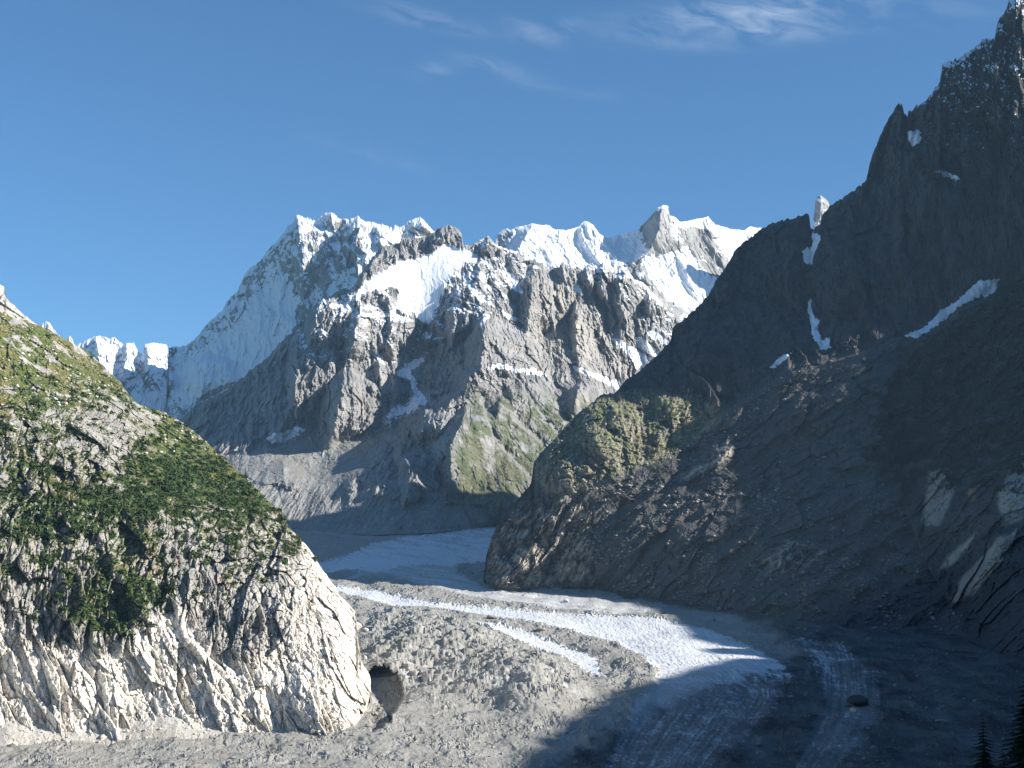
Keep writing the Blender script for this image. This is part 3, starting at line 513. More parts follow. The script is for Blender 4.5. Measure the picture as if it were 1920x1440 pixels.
R2_SPURS = [([(1150, 760), (1160, 790), (1165, 820)], 40, 1.2, .5), ([(1110, 800), (1120, 830), (1140, 860)], 55, 1.0, .9), ([(1250, 740), (1255, 770), (1260, 800)], 60, 1.2, .8), ([(1310, 620), (1312, 660), (1315, 720)], 90, 1.2, .6),
            ([(1060, 930), (1030, 960), (1010, 1000)], 45, .9, .9), ([(1000, 1020), (985, 1050), (975, 1080)], 50, .9, .9), ([(1380, 830), (1360, 850), (1340, 880)], 45, 1.0, .8), ([(1330, 850), (1310, 880), (1290, 905)], 35, 1.0, .8),
            ([(1770, 60), (1768, 150), (1762, 290)], 120, 1.3, .9), ([(1868, 10), (1865, 100), (1868, 260)], 120, 1.3, .9), ([(1820, 60), (1815, 160), (1812, 300)], 70, 1.3, .9), ([(1905, -40), (1905, 120), (1900, 300)], 90, 1.3, .9), ([(1545, 405), (1560, 480), (1560, 620)], 160, 1.3, .4), ([(1500, 405), (1490, 500), (1500, 600)], 120, .8, 1.5)]
R2_SNOW = [[(1504, 472), (1512, 464), (1521, 467), (1524, 435), (1538, 440), (1534, 462), (1522, 496), (1507, 493)], [(1514, 564), (1521, 561), (1524, 588), (1538, 600), (1534, 617), (1541, 637), (1558, 634), (1558, 651), (1541, 659), (1521, 627), (1516, 590)],
           [(1692, 631), (1700, 627), (1740, 610), (1762, 583), (1794, 564), (1837, 525), (1874, 524), (1864, 549), (1845, 559), (1840, 554), (1799, 575), (1760, 608), (1721, 633)], [(1441, 690), (1460, 672), (1490, 657), (1470, 676), (1447, 692)], [(1750, 318), (1775, 322), (1803, 334), (1790, 337), (1765, 328)], [(1700, 246), (1725, 244), (1730, 262), (1712, 275), (1702, 262)], [(1768, 120), (1778, 112), (1782, 118), (1772, 126)], [(1604, 630), (1614, 629), (1612, 635)]]
SHOULDER = [(1001, 875), (1045, 822), (1106, 762), (1150, 742), (1230, 735), (1300, 745), (1360, 765), (1340, 800), (1250, 860), (1180, 880), (1100, 920), (1050, 930), (1010, 905)]
def r_scree_line(px): return np.interp(px, [1000, 1150, 1300, 1400, 1480, 1600, 1700, 1870, 2250], [930, 900, 800, 735, 690, 655, 632, 530, 400])
def r2_relief(px, py, x, v, ds, df):
    w = 22 * fbm(x / 170, v / 170, 3, 121)
    sl = r_scree_line(px); low = sstep(-15, 25, py - sl); sh = regions(px, py, [SHOULDER], 14)
    top = 1 - low
    D = top * (1 - .35 * sh) * (1 + .9 * sstep(480, 250, py) * sstep(1560, 1700, px)) * (28 * facet((x + w) / 110, v / 480, 122, 1.0) + 17 * facet((x + w) / 42, v / 190, 123, 1.2) + 8 * facet(x / 15, v / 52, 124, 1.25, .3) + 4 * facet(x / 6, v / 12, 125, 1.2, .3) + 26 * rid((x + w) / 90, v / 500, 4, 120, .55))
    D = D + sh * (17 * facet(x / 42, v / 44, 126, 1.2) + 10 * facet(x / 15, v / 17, 127, 1.4, .2) + 4 * facet(x / 5, v / 5, 128, 1.3))
    cx = x - 1.15 * v                                            # erosion channels run down to the left
    D = D + low * (1 - sh) * (26 * rid(cx / 130 + w / 90, (v + x) / 420, 3, 129, .5) + 20 * facet((x - .4 * v) / 75, v / 90, 119, 1.2) + 8 * facet(x / 22, v / 26, 130, 1.3) + 2.0 * facet(x / 7, v / 9, 131, 1.3) + 14 * fbm(x / 120, v / 120, 3, 132))
    slab = regions(px, py, [[(912, 1040), (940, 980), (1000, 950), (1060, 930), (1120, 960), (1110, 1040), (1130, 1095), (1040, 1104), (920, 1098)], [(1415, 1060), (1480, 1010), (1560, 1030), (1550, 1060), (1440, 1075)]], 12)
    D = D + slab * (24 * facet((x - .45 * v) / 26, v / 75, 133, 1.3) + 9 * facet((x - .45 * v) / 8, v / 30, 134, 1.3, .3))
    D = D + spurs(px + 4 * fbm(px / 16, py / 16, 3, 135), py, R2_SPURS, 1.55)
    D = D + 55 * sstep(2, 14, py - sl - 6 * fbm(px / 30, py / 30, 2, 136) - 4) * sstep(190, 60, py - sl) * sstep(1290, 1350, px) * sstep(1690, 1640, px)
    D = D + 12 * sstep(14, 0, np.abs(py - sl - 6 * fbm(px / 30, py / 30, 2, 136) - 22)) * sstep(1290, 1360, px) * sstep(1700, 1620, px) * .8      # boulder crest of the moraine
    return D * sstep(0, 14, ds + 5) * (.25 + .75 * sstep(-1, 30, df))
def r2_masks(px, py, x, y, z, N, ds, df):
    v = z + .5 * (y - 3000)
    n = fbm(x / 40, v / 50, 4, 141, .6); n2 = fbm(x / 12, v / 12, 3, 142, .6)
    s = .9 * regions(px + 5 * n, py + 6 * n2, R2_SNOW, 3.0)
    hi = sstep(420, 150, py) * sstep(1640, 1760, px)
    s = np.maximum(s, sstep(.66, .80, N[2] + .6 * n2 + .3 * n - .14 + .16 * hi) * hi)
    low = sstep(-10, 15, py - r_scree_line(px) + 14 * n)
    sh = regions(px + 8 * n, py + 8 * n2, [SHOULDER], 12)
    veg = sh * sstep(-.12, .12, n + .4 * n2 + .7 * (N[2] - .5) + .12)
    rocks = facet(x / 5, v / 5, 143, .3); veg = veg * (1 - .8 * sstep(.28, .34, rocks))
    slab = regions(px + 6 * n, py + 6 * n2, [[(912, 1040), (940, 980), (1000, 950), (1060, 930), (1120, 960), (1110, 1040), (1130, 1095), (1040, 1104), (920, 1098)], [(1415, 1060), (1480, 1010), (1560, 1030), (1550, 1060), (1440, 1075)], [(1270, 900), (1370, 820), (1390, 840), (1300, 910)]], 12) * sstep(-.5, .35, n + .6 * n2)
    red = .5 * sstep(.15, .5, fbm(x / 70, v / 70, 3, 144)) * low
    pale = np.clip(.75 * slab + .55 * sh + .30 * sstep(.28, .4, rocks) * low, 0, 1)
    q1 = fbm((x - 1.15 * v) / 26, (v + x) / 500, 4, 145, .6); lightst = low * (1 - sh) * sstep(.0, .35, q1 + .3 * n + .35 * sstep(1030, 1120, py))
    pale = np.clip(pale + .26 * lightst, 0, 1)
    return dict(snow=s, veg=veg, scrub=0 * x, pale=pale, stain=red + .3 * slab, scree=low * (1 - slab) * (1 - sh) * .9, ice=0 * x)
RGT = {}
frt = facade('dark_mountainside', M_RIGHT, 906, 2250, R2_SKY, R2_FOOT, tps(R2_CTRL), 1.6, 520, (3.0, 9), r2_relief, r2_masks, back=(40, 120, 300, 700), extra=RGT, sink=12)
tag(frt, kind='structure')

N_SKY = [(1580, 794), (1603, 771), (1636, 739), (1675, 703), (1720, 655), (1758, 619), (1791, 600), (1850, 560), (1920, 503), (2050, 430), (2300, 300)]
N_FOOT = [(1580, 800), (1600, 840), (1623, 872), (1687, 885), (1700, 960), (1740, 1060), (1790, 1150), (1815, 1200), (1860, 1222), (1920, 1250), (2050, 1290), (2300, 1370)]
def n_relief(px, py, x, v, ds, df):
    w = 16 * fbm(x / 120, v / 120, 3, 151)
    D = 30 * facet((x - .6 * v + w) / 60, v / 120, 152, 1.1) + 14 * facet((x - .6 * v) / 24, v / 50, 153, 1.2) + 6 * facet(x / 8, v / 12, 154, 1.25, .2) + 2.5 * facet(x / 4, v / 4, 155, 1.3)
    for P, h, w_ in (([(1880, 1010), (1850, 1060), (1810, 1110)], 38, 16), ([(1770, 890), (1750, 930), (1735, 980)], 30, 20), ([(1900, 880), (1870, 930)], 25, 16)):
        D = D + h * np.exp(-(np.maximum(line_d(px, py, P), 0) / w_) ** 2)
    return D * sstep(0, 12, ds + 4) * (.3 + .7 * sstep(-1, 20, df))
def n_masks(px, py, x, y, z, N, ds, df):
    v = z + .5 * (y - 3000); n = fbm(x / 40, v / 50, 4, 161, .6); n2 = fbm(x / 12, v / 12, 3, 162, .6)
    veg = sstep(-.05, .15, np.interp(py, [500, 830, 900, 950], [.35, .30, .05, -.5]) + .6 * n + .3 * n2)
    slab = regions(px + 6 * n, py + 6 * n2, [[(1740, 885), (1775, 880), (1790, 910), (1765, 985), (1728, 985)], [(1780, 1125), (1800, 1085), (1870, 1010), (1910, 990), (1890, 1040), (1830, 1110), (1795, 1135)], [(1755, 1070), (1780, 1040), (1840, 990), (1830, 1010), (1790, 1060)], [(1870, 930), (1920, 820), (1960, 820), (1960, 960), (1880, 990)]], 5)
    red = regions(px + 6 * n, py + 6 * n2, [[(1790, 920), (1860, 890), (1840, 950), (1800, 1000), (1780, 1000)]], 10)
    return dict(snow=0 * x, veg=veg * .0, scrub=veg, pale=slab * .8, stain=red * 1.1 + .3 * slab, scree=sstep(.2, .6, np.interp(py, [900, 1050], [.1, .8]) + .3 * n) * (1 - slab), ice=0 * x)
fn = facade('wooded_spur', M_RIGHT, 1580, 2300, N_SKY, N_FOOT, tps([(1580, 794, 4140), (1636, 739, 4190), (1720, 655, 4240), (1791, 600, 4250), (1920, 503, 4260), (2050, 420, 4290), (2300, 270, 4320), (1600, 840, 4080), (1687, 880, 3940), (1700, 960, 3820), (1740, 1060, 3640), (1790, 1150, 3460), (1750, 750, 4080), (1800, 800, 3960), (1920, 650, 4070), (1920, 800, 3820), (1920, 900, 3600), (1920, 1000, 3370), (1920, 1150, 3060), (2300, 900, 3650)] + foot([(1860, 1222), (1920, 1250), (2050, 1290), (2300, 1370)])),
            1.7, 380, (2.5, 20), n_relief, n_masks, back=(20, 60, 160, 400))
tag(fn, kind='structure')

# ------------------------------------------------------------------ the glacier
ICE_FAR = [(560, 1070), (590, 1055), (640, 1047), (700, 1022), (760, 1006), (850, 996), (930, 988), (940, 1030), (905, 1052), (860, 1060), (800, 1058), (720, 1068), (640, 1072)]
ICE_MAIN = [(610, 1101), (660, 1099), (709, 1105), (764, 1119), (826, 1130), (910, 1136), (1037, 1149), (1147, 1156), (1230, 1163), (1310, 1180), (1380, 1205), (1440, 1235), (1470, 1270), (1440, 1330), (1380, 1380), (1300, 1450), (1150, 1500), (1120, 1450), (1150, 1380), (1190, 1320), (1222, 1285), (1225, 1258), (1190, 1228), (1147, 1205), (1037, 1180), (910, 1159), (819, 1142), (764, 1139), (691, 1122), (640, 1112)]
ICE_3 = [(890, 1174), (930, 1177), (975, 1185), (1040, 1203), (1085, 1218), (1112, 1238), (1130, 1275), (1100, 1262), (1037, 1228), (980, 1208), (930, 1190)]
ICE_4 = [(1480, 1200), (1560, 1210), (1620, 1260), (1630, 1330), (1590, 1400), (1520, 1460), (1470, 1460), (1500, 1380), (1530, 1320), (1520, 1260)]
SWIRL = [(660, 1085), (673, 1073), (724, 1060), (770, 1050), (804, 1046), (841, 1050), (862, 1077), (914, 1104), (1000, 1112), (1150, 1122), (1240, 1145), (1180, 1152), (1037, 1140), (910, 1120), (855, 1109), (775, 1092), (728, 1078), (690, 1082)]
CAVE = [(699, 1268), (704, 1261), (714, 1259), (726, 1261), (740, 1266), (751, 1276), (759, 1288), (762, 1303), (757, 1318), (748, 1338), (738, 1362), (722, 1374), (706, 1380), (704, 1360), (709, 1334), (718, 1317), (704, 1306), (699, 1290)]
GLC = {}
def build_glacier():
    rows = np.concatenate([np.linspace(984.5, 1120, 150), np.linspace(1120, 1480, 300)[1:], np.linspace(1480, 1700, 30)[1:]]).astype(f32)
    cols = np.concatenate([np.linspace(-500, 0, 60)[:-1], np.arange(0, 1920, 1.8), np.linspace(1920, 2500, 80)]).astype(f32)
    PX, PY = np.meshgrid(cols, rows); Yc = gY(PY).astype(f32)
    x = (PX - 960) / F * Yc / math.cos(PITCH) * 1.0; y = Yc; z0 = gz(Yc).astype(f32)
    u = x; vv = y * .55
    n = fbm(u / 60, vv / 60, 4, 171, .55); n2 = fbm(u / 14, vv / 14, 3, 172, .6); n0 = fbm(u / 260, vv / 260, 3, 173)
    qx = PX + 26 * n * .5 + 6 * n2; qy = PY + 5 * n * .5 + 1.6 * n2
    n5 = fbm(u / 5, vv / 3.5, 3, 184, .7)
    ice = sstep(.36, .64, regions(qx + 10 * fbm(PX / 60, PY / 3.0, 3, 187), qy, [ICE_FAR, ICE_MAIN, ICE_3, ICE_4], 11.0) + .30 * n5 + .30 * n2)
    sw = regions(qx, qy, [SWIRL], 4)
    rough = regions(PX, PY, [[(690, 1150), (760, 1150), (880, 1180), (960, 1215), (1060, 1260), (1090, 1300), (1040, 1330), (960, 1330), (860, 1310), (790, 1300), (700, 1250)]], 25)
    # stream lines of the ice: long streaks following the bend
    st = fbm((PX - 900) / 150 + n * .4, (PY - (PX - 900) * .12) / 5.5, 3, 174)
    deb = 1 - np.clip(ice + .7 * sw, 0, 1)
    blk = sstep(-.25, .55, fbm(u / 45, vv / 60, 4, 185, .6))
    h = 9 * n0 * (1 - .8 * sstep(740, 640, PX) * sstep(1270, 1330, PY)) + deb * (3.4 * n + (.4 + 1.9 * blk) * facet(u / 8, vv / 8, 175, 1.3) + (.3 + 1.1 * blk) * facet(u / 3.6, vv / 3.6, 176, 1.3)) + 5 * rid(u / 120 + .3 * n, vv / 70, 3, 186) * deb
    h = h + ice * (1.6 * st + .8 * rid(u / 14, vv / 20, 3, 177, .6) + .45 * facet(u / 5, vv / 3, 178, 1.3))
    cr = (u * .55 + y * .42)
    al = u * .80 - y * .35; ac = u * .35 + y * .80 + 14 * n
    h = h + rough * (9 * rid(ac / 46, al / 260, 3, 179, .55) + 8 * n0 + 6 * n + 1.3 * facet(ac / 13, al / 50, 180, 1.3) + 4 * rid(ac / 19 + .3 * n2, al / 130, 3, 188, .55))
    h = h + 22 * np.exp(-(line_d(PX, PY, [(700, 1165), (800, 1200), (900, 1240), (1000, 1290)]) / 55) ** 2) * sstep(1130, 1190, PY)
    med = line_d(PX, PY, [(640, 1120, 4), (760, 1150, 8), (860, 1158, 7), (960, 1172, 7), (1060, 1192, 8), (1150, 1222, 11), (1205, 1262, 15), (1190, 1310, 22), (1120, 1370, 30)])
    h = h + 5 * sstep(12, -4, med)
    h = h + sw * 6 * np.sin(line_d(PX, PY * 2.6, [(800, 1050 * 2.6), (830, 1075 * 2.6), (900, 1100 * 2.6)]) / 7.0) * .12
    right = sstep(1250, 1500, PX) * sstep(1180, 1240, PY)
    h = h + right * 7 * fbm(u / 90, vv / 50, 3, 181)
    h = h * sstep(984, 1000, PY)
    h = h + 3.5 * sstep(780, 700, PX) * sstep(1310, 1345, PY)
    z = z0 + h
    # the ice cave: the ground is pushed back under the ice, with a fallen ledge before it
    qx2 = PX + 2.5 * n2 + 3.5 * facet(PX / 16, PY / 13, 192, .8); qy2 = PY + 2.5 * fbm(u / 8, vv / 8, 2, 182) + 3.5 * facet(PX / 15, PY / 12, 193, .8)
    t = np.stack([x / y, np.ones_like(x), z / y])
    dep = 60 * regions(qx2, qy2, [CAVE[:11] + [(722, 1330), (704, 1306), (699, 1290)]], 1.6) + 62 * regions(qx2, qy2, [CAVE], 1.6)
    dep = dep + 20 * regions(qx2, qy2, [[(750, 1252), (760, 1254), (772, 1268), (782, 1280), (768, 1281), (756, 1268)], [(784, 1268), (792, 1272), (806, 1292), (796, 1288)], [(790, 1296), (812, 1286), (806, 1300), (792, 1302)], [(815, 1245), (835, 1248), (846, 1262), (826, 1268), (812, 1256)], [(950, 1256), (985, 1258), (992, 1268), (960, 1270)], [(790, 1200), (822, 1205), (830, 1212), (800, 1212)], [(880, 1208), (905, 1214), (890, 1220)]], 3)
    bul = 26 * np.exp(-((PX - 735) / 60) ** 2 - ((PY - 1240) / 34) ** 2) * sstep(1300, 1255, PY)
    dd = dep - bul
    x = t[0] * (y + dd); z = t[2] * (y + dd); yy = y + dd
    shade_dirt = sstep(1235, 1300, PY + 20 * n) * .95 + .5 * sstep(1045, 1010, PY) + regions(PX, PY, [ICE_4], 30) * .45 + .75 * regions(PX, PY, [[(1440, 1190), (1640, 1190), (1660, 1270), (1470, 1262)]], 20)  # dulls the ice in the shaded stretches: debris plus painted shade
    stc = fbm(line_d(PX, PY * 1.0, [(600, 900), (1150, 1060), (1400, 1180), (1500, 1250), (1500, 1330), (1440, 1420), (1380, 1500)]) / 9. + n * .5, PX / 160 + PY / 90, 3, 183)
    n5 = fbm(u / 5, vv / 3.5, 3, 184, .7)
    stf = fbm(line_d(PX, PY * 1.0, [(600, 900), (1150, 1060), (1400, 1180), (1500, 1250), (1500, 1330), (1440, 1420), (1380, 1500)]) / 3.0 + n * .8, PX / 90 + PY / 60, 3, 190)
    snowy = ice * sstep(-.45, .65, .52 + st * .3 + .4 * stc + .45 * stf + .35 * n2 + .45 * n5 - .3 * n - shade_dirt * .50)
    dx0, dx1 = np.gradient(x); dy0, dy1 = np.gradient(yy); dz0, dz1 = np.gradient(z)
    nx = dy0 * dz1 - dz0 * dy1; ny = dz0 * dx1 - dx0 * dz1; nv = dx0 * dy1 - dy0 * dx1; ln = np.sqrt(nx ** 2 + ny ** 2 + nv ** 2) + 1e-9; nv = np.abs(nv / ln)
    shade_ice = sstep(1240, 1300, PY) * ice  # lower shaded ice, its whiteness cut to deepen the shade
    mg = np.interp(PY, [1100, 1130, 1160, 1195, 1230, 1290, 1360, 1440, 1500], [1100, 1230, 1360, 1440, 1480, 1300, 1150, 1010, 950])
    near = sstep(-25, 45, PX - mg + 40 * n + 14 * n2) * sstep(1095, 1120, PY)  # everything right of the cast shadow's edge, painted darker
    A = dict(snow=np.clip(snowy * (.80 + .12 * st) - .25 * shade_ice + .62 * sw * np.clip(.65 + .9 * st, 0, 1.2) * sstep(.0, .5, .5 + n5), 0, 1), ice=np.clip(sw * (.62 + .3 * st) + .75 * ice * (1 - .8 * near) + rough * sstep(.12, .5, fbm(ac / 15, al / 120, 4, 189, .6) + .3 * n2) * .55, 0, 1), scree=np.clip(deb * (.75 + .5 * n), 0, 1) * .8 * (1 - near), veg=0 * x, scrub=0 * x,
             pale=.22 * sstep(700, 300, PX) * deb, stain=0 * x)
    cav = regions(qx2, qy2, [CAVE], 2.5); band = sstep(.10, .75, .7 * stc + .22 * stf + .45 * n5 + .35 * n2 + .75 * regions(PX + 20 * n, PY, [ICE_MAIN, ICE_4], 40) - .25); A['darkened'] = np.maximum(near * (.80 + .3 * n) * (1 - .5 * band), .45 * cav); A['scree'] = A['scree'] * (1 - .4 * cav)  # painted shade over the debris past the shadow edge and inside the cave
    GLC.update(PX=PX, PY=PY, X=x, Y=yy, Z=z, deb=deb, cols=cols, rows=rows, ice=ice, rough=rough)
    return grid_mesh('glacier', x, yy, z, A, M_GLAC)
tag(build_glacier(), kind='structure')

# ------------------------------------------------------------------ ground from the viewpoint down to the ice, and the unseen ridge on the right, its crest shaped to cast the valley shadow
def near_ground():
    ys = np.concatenate([np.linspace(-400, 400, 60), np.linspace(420, 1900, 60)]); xs = np.linspace(-1500, 1500, 90)
    X, Y = np.meshgrid(xs, ys); X = X.astype(f32); Y = Y.astype(f32)
    base = np.interp(Y, [-400, 0, 30, 120, 250, 900, 1500, 1800, 1900], [60, -3, -9, -26, -48, -136, -222, -236, -250])
    Z = base + 3 * fbm(X / 60, Y / 60, 4, 191) * sstep(10, 200, Y) + np.maximum(np.abs(X) - 300, 0) * .25 * sstep(1200, 0, Y) * (X > 0)
    z0 = 0 * X
    return grid_mesh('ground', X, Y, Z, dict(snow=z0, veg=z0 + .8, scrub=z0 + .3, pale=z0, stain=z0, scree=z0 + .2, ice=z0), M_RIGHT)
tag(near_ground(), kind='structure')
B_A = [-1500, 0, 1300, 1918, 2175, 2520, 2844, 2990, 3035, 3075, 3125, 3190, 3225, 3260, 3330, 3405, 3657, 3834, 3930, 4000, 4082, 4150, 4200, 4300, 4360, 4410, 4440, 4505, 4530, 4600, 5000, 5090]
B_B = [0, 0, 0, 5, 32, 52, 34, 20, -6, 40, 66, 66, 26, 64, 112, 122, 192, 245, 290, 370, 425, 510, 555, 635, 690, 745, 715, 715, 1000, 1270, 1250, 900]
def side_ridge():
    a = np.linspace(-1500, 5100, 1000); b = np.interp(a, B_A, B_B) + 9 * fbm(a / 70, a * 0, 3, 201) + 5 * facet((a / 33).astype(f32), (a * 0).astype(f32), 202, 1.5)
    sx, sy, T = math.sin(sa), math.cos(sa), math.tan(se)
    h0 = 1750.0; crest = b + h0 * T
    off = np.concatenate([np.linspace(-1100, 0, 60), np.linspace(0, 1600, 50)[1:]])
    A_, O_ = np.meshgrid(a, off); CR = np.repeat(crest[None], len(off), 0)
    nrm = 40 * fbm(A_ / 160, O_ / 300, 4, 203) + 18 * facet((A_ / 40).astype(f32), (O_ / 90).astype(f32), 204, 1.2)
    Z = CR - np.where(O_ < 0, -O_ * 1.25, O_ * .55) + nrm * sstep(0, 200, np.abs(O_)) - np.abs(nrm * 0)
    H = h0 + O_
    X = sx * H - sy * A_; Y = sy * H + sx * A_
    z0 = 0 * X
    return grid_mesh('shadow_ridge', X, Y, Z, dict(snow=z0, veg=z0, scrub=z0, pale=z0, stain=z0, scree=z0 + .2, ice=z0), M_RIGHT)
tag(side_ridge(), kind='structure')
def basin():
    xs = np.linspace(-16000, 16000, 60); ys = np.linspace(-6000, 24000, 60); X, Y = np.meshgrid(xs, ys); Z = 0 * X - 420 + 60 * fbm(X / 3000, Y / 3000, 3, 207)
    z0 = 0 * X
    return grid_mesh('valley_floor', X, Y, Z, dict(snow=z0, veg=z0 + .5, scrub=z0, pale=z0, stain=z0, scree=z0 + .5, ice=z0), M_RIGHT)
tag(basin(), kind='structure')

# ------------------------------------------------------------------ stones, shrubs and trees
def tri_soup(name, V, T, mat, kind=None, label=None):
    me = bpy.data.meshes.new(name); V = np.asarray(V, f32).reshape(-1, 3); T = np.asarray(T, np.int32)
    me.vertices.add(len(V)); me.vertices.foreach_set('co', V.ravel()); me.loops.add(T.size); me.loops.foreach_set('vertex_index', T.ravel())
    me.polygons.add(len(T)); me.polygons.foreach_set('loop_start', (np.arange(len(T)) * T.shape[1]).astype(np.int32)); me.polygons.foreach_set('loop_total', np.full(len(T), T.shape[1], np.int32))
    me.update(calc_edges=True); me.materials.append(mat); o = bpy.data.objects.new(name, me); COL.objects.link(o)
    tag(o, label, None, None, kind); return o
RG = np.random.RandomState(5)
def pick(L, weight, n, rg=RG, r0=3, r1=-3, c0=3, c1=-3):         # random points of a built surface, by weight
    w = weight[r0:r1, c0:c1].ravel().astype(float); w = np.maximum(w, 0); w /= w.sum(); k = rg.choice(w.size, n, p=w)
    g = lambda a: a[r0:r1, c0:c1].ravel()[k]
    return g(L['X']), g(L['Y']), g(L['Z']), g(L['PX']), g(L['PY'])
def stones(x, y, z, size, rg):                                    # angular blocks: squashed, twisted octahedra with cut corners
    n = len(x); B = np.array([(1, 0, 0), (.3, 1, 0), (-1, .2, 0), (-.2, -1, 0), (.25, .2, .8), (-.3, -.1, .75), (0, 0, -.6)], f32)
    P = B[None] * (1 + .35 * (rg.rand(n, 7, 3) - .5) * 2); P = P * (rg.rand(n, 1, 3) * [.5, .5, .35] + [.45, .45, .4])
    a = rg.rand(n) * 6.283; c, s_ = np.cos(a)[:, None], np.sin(a)[:, None]
    X = P[..., 0] * c - P[..., 1] * s_; Y = P[..., 0] * s_ + P[..., 1] * c
    V = np.stack([X * size[:, None] + x[:, None], Y * size[:, None] + y[:, None], P[..., 2] * size[:, None] + z[:, None] + size[:, None] * .15], -1)
    T0 = np.array([(0, 1, 4), (1, 5, 4), (1, 2, 5), (2, 3, 5), (3, 4, 5), (3, 0, 4), (1, 0, 6), (2, 1, 6), (3, 2, 6), (0, 3, 6)])
    return V.reshape(-1, 3), (T0[None] + 7 * np.arange(n)[:, None, None]).reshape(-1, 3)
g_ = GLC; area = (g_['Y'] / 2500.) ** 0
vis = (g_['PX'] > -60) & (g_['PX'] < 1990) & (g_['PY'] < 1490)
w = g_['deb'] * vis * (.15 + sstep(-.1, .5, fbm(g_['X'] / 70, g_['Y'] / 90, 4, 301))) * (1 - .7 * sstep(1100, 1000, g_['PY']))
x, y, z, px, py = pick(g_, w, 15000)
sz = (.55 + RG.pareto(2.6, len(x)) * .75).clip(.5, 6.) * (y / 2300)
V, T = stones(x, y, z, sz, RG); tri_soup('rubble', V, T, M_STONE, 'stuff')
l_ = LFT
w = sstep(60, 8, l_['by'][None] - l_['PY']) * (l_['PX'] > -40) + .5 * regions(l_['PX'], l_['PY'], [[(270, 1170), (330, 1150), (400, 1230), (330, 1250)]], 10)
x, y, z, px, py = pick(l_, w, 2600); sz = (.6 + RG.pareto(2.6, len(x)) * .8).clip(.5, 5.)
V, T = stones(x, y, z, sz, RG); tri_soup('talus_rubble', V, T, M_STONE_PALE, 'stuff')
r_ = RGT
w = (r_['A']['veg'] * .8 + .6 * regions(r_['PX'], r_['PY'], [SHOULDER, [(1300, 800), (1480, 690), (1560, 655), (1640, 650), (1500, 740), (1380, 830), (1250, 880)]], 8) + .12 * sstep(850, 1100, r_['PY'])) * (r_['PX'] < 1960)
x, y, z, px, py = pick(r_, w, 9000); sz = (1.1 + RG.pareto(2.4, len(x)) * 1.3).clip(1., 9.)
V, T = stones(x, y - 1, z, sz, RG); tri_soup('boulder_field', V, T, M_STONE, 'stuff')
w = sstep(820, 950, r_['PY']) * (r_['PX'] > 1040) * (r_['PX'] < 1800) * sstep(-.2, .5, fbm(r_['X'] / 90, r_['Z'] / 120, 4, 330))
x, y, z, px, py = pick(r_, w, 9000); sz = (1.0 + RG.pareto(2.3, len(x)) * 1.3).clip(1., 10.)
V, T = stones(x, y - 1.5, z, sz, RG); tri_soup('scree_blocks', V, T, M_STONE, 'stuff')
w = l_['A']['veg'] * sstep(900, 800, l_['PY']) * (l_['PX'] > -40)
x, y, z, px, py = pick(l_, w, 1500); sz = (.8 + RG.pareto(2.0, len(x)) * 1.2).clip(.7, 6.)
V, T = stones(x, y - .5, z, sz, RG); tri_soup('meadow_stones', V, T, M_STONE_PALE, 'stuff')

# low shrubs: loose heaps of small leaf faces
def shrubs(name, L, w, n, r, mat, rg, leaves=16):
    x, y, z, px, py = pick(L, w, n, rg); R0 = r * (.5 + rg.rand(n) ** 2 * 1.3)
    d = rg.randn(n, leaves, 3); d /= np.linalg.norm(d, axis=2, keepdims=True); d[..., 2] = np.abs(d[..., 2]) * .9
    c = d * (R0[:, None, None] * (.55 + .5 * rg.rand(n, leaves, 1))); c[..., 0] += x[:, None]; c[..., 1] += y[:, None]; c[..., 2] += z[:, None]
    e1 = rg.randn(n, leaves, 3); e1 /= np.linalg.norm(e1, axis=2, keepdims=True); e2 = np.cross(e1, d + .4 * rg.randn(n, leaves, 3)); e2 /= np.linalg.norm(e2, axis=2, keepdims=True) + 1e-6
    s_ = (R0[:, None, None] * (.28 + .3 * rg.rand(n, leaves, 1)))
    V = np.stack([c + e1 * s_, c - e1 * s_ * .6 + e2 * s_ * .8, c - e1 * s_ * .6 - e2 * s_ * .8], 2).reshape(-1, 3)
    return tri_soup(name, V, np.arange(len(V)).reshape(-1, 3), mat, 'stuff')
sw_ = l_['A']['scrub'] * (l_['PX'] > -60)
shrubs('shrubbery', l_, (sw_ ** 2 + .02 * l_['A']['veg'] * (l_['PX'] > -60)) * (.12 + .88 * sstep(680, 800, l_['PY'])), 3600, 4.0, M_SCRUB, RG, 22)

# conifers on the hillside: four built, the rest copied with their parts
def conifer_mesh(h, rg, tiers=11, spokes=9):
    V, Fc = [], []
    for k in range(tiers):
        f = k / (tiers - 1); zc = h * (.10 + .86 * f); r = h * .20 * (1 - f) ** .85 + .02 * h
        n = max(5, int(spokes * (1.1 - .5 * f)))
        for j in range(n):
            a = 6.283 * (j + rg.rand() * .8) / n + k * 1.1; rr = r * (.6 + .6 * rg.rand()); wd = rr * .42; dz = h * .055
            ca, sn = math.cos(a), math.sin(a); b = len(V)
            V += [(ca * .03 * h, sn * .03 * h, zc + dz), (ca * rr * .6 - sn * wd, sn * rr * .6 + ca * wd, zc + dz * .1), (ca * rr, sn * rr, zc - dz * (.5 + rg.rand())), (ca * rr * .6 + sn * wd, sn * rr * .6 - ca * wd, zc + dz * .1)]
            Fc += [(b, b + 1, b + 2), (b, b + 2, b + 3)]
    b = len(V); V += [(.02 * h, 0, h * .93), (-.012 * h, .015 * h, h * .93), (-.012 * h, -.015 * h, h * .93), (0, 0, h * 1.04)]; Fc += [(b, b + 1, b + 3), (b + 1, b + 2, b + 3), (b + 2, b, b + 3)]
    return V, Fc
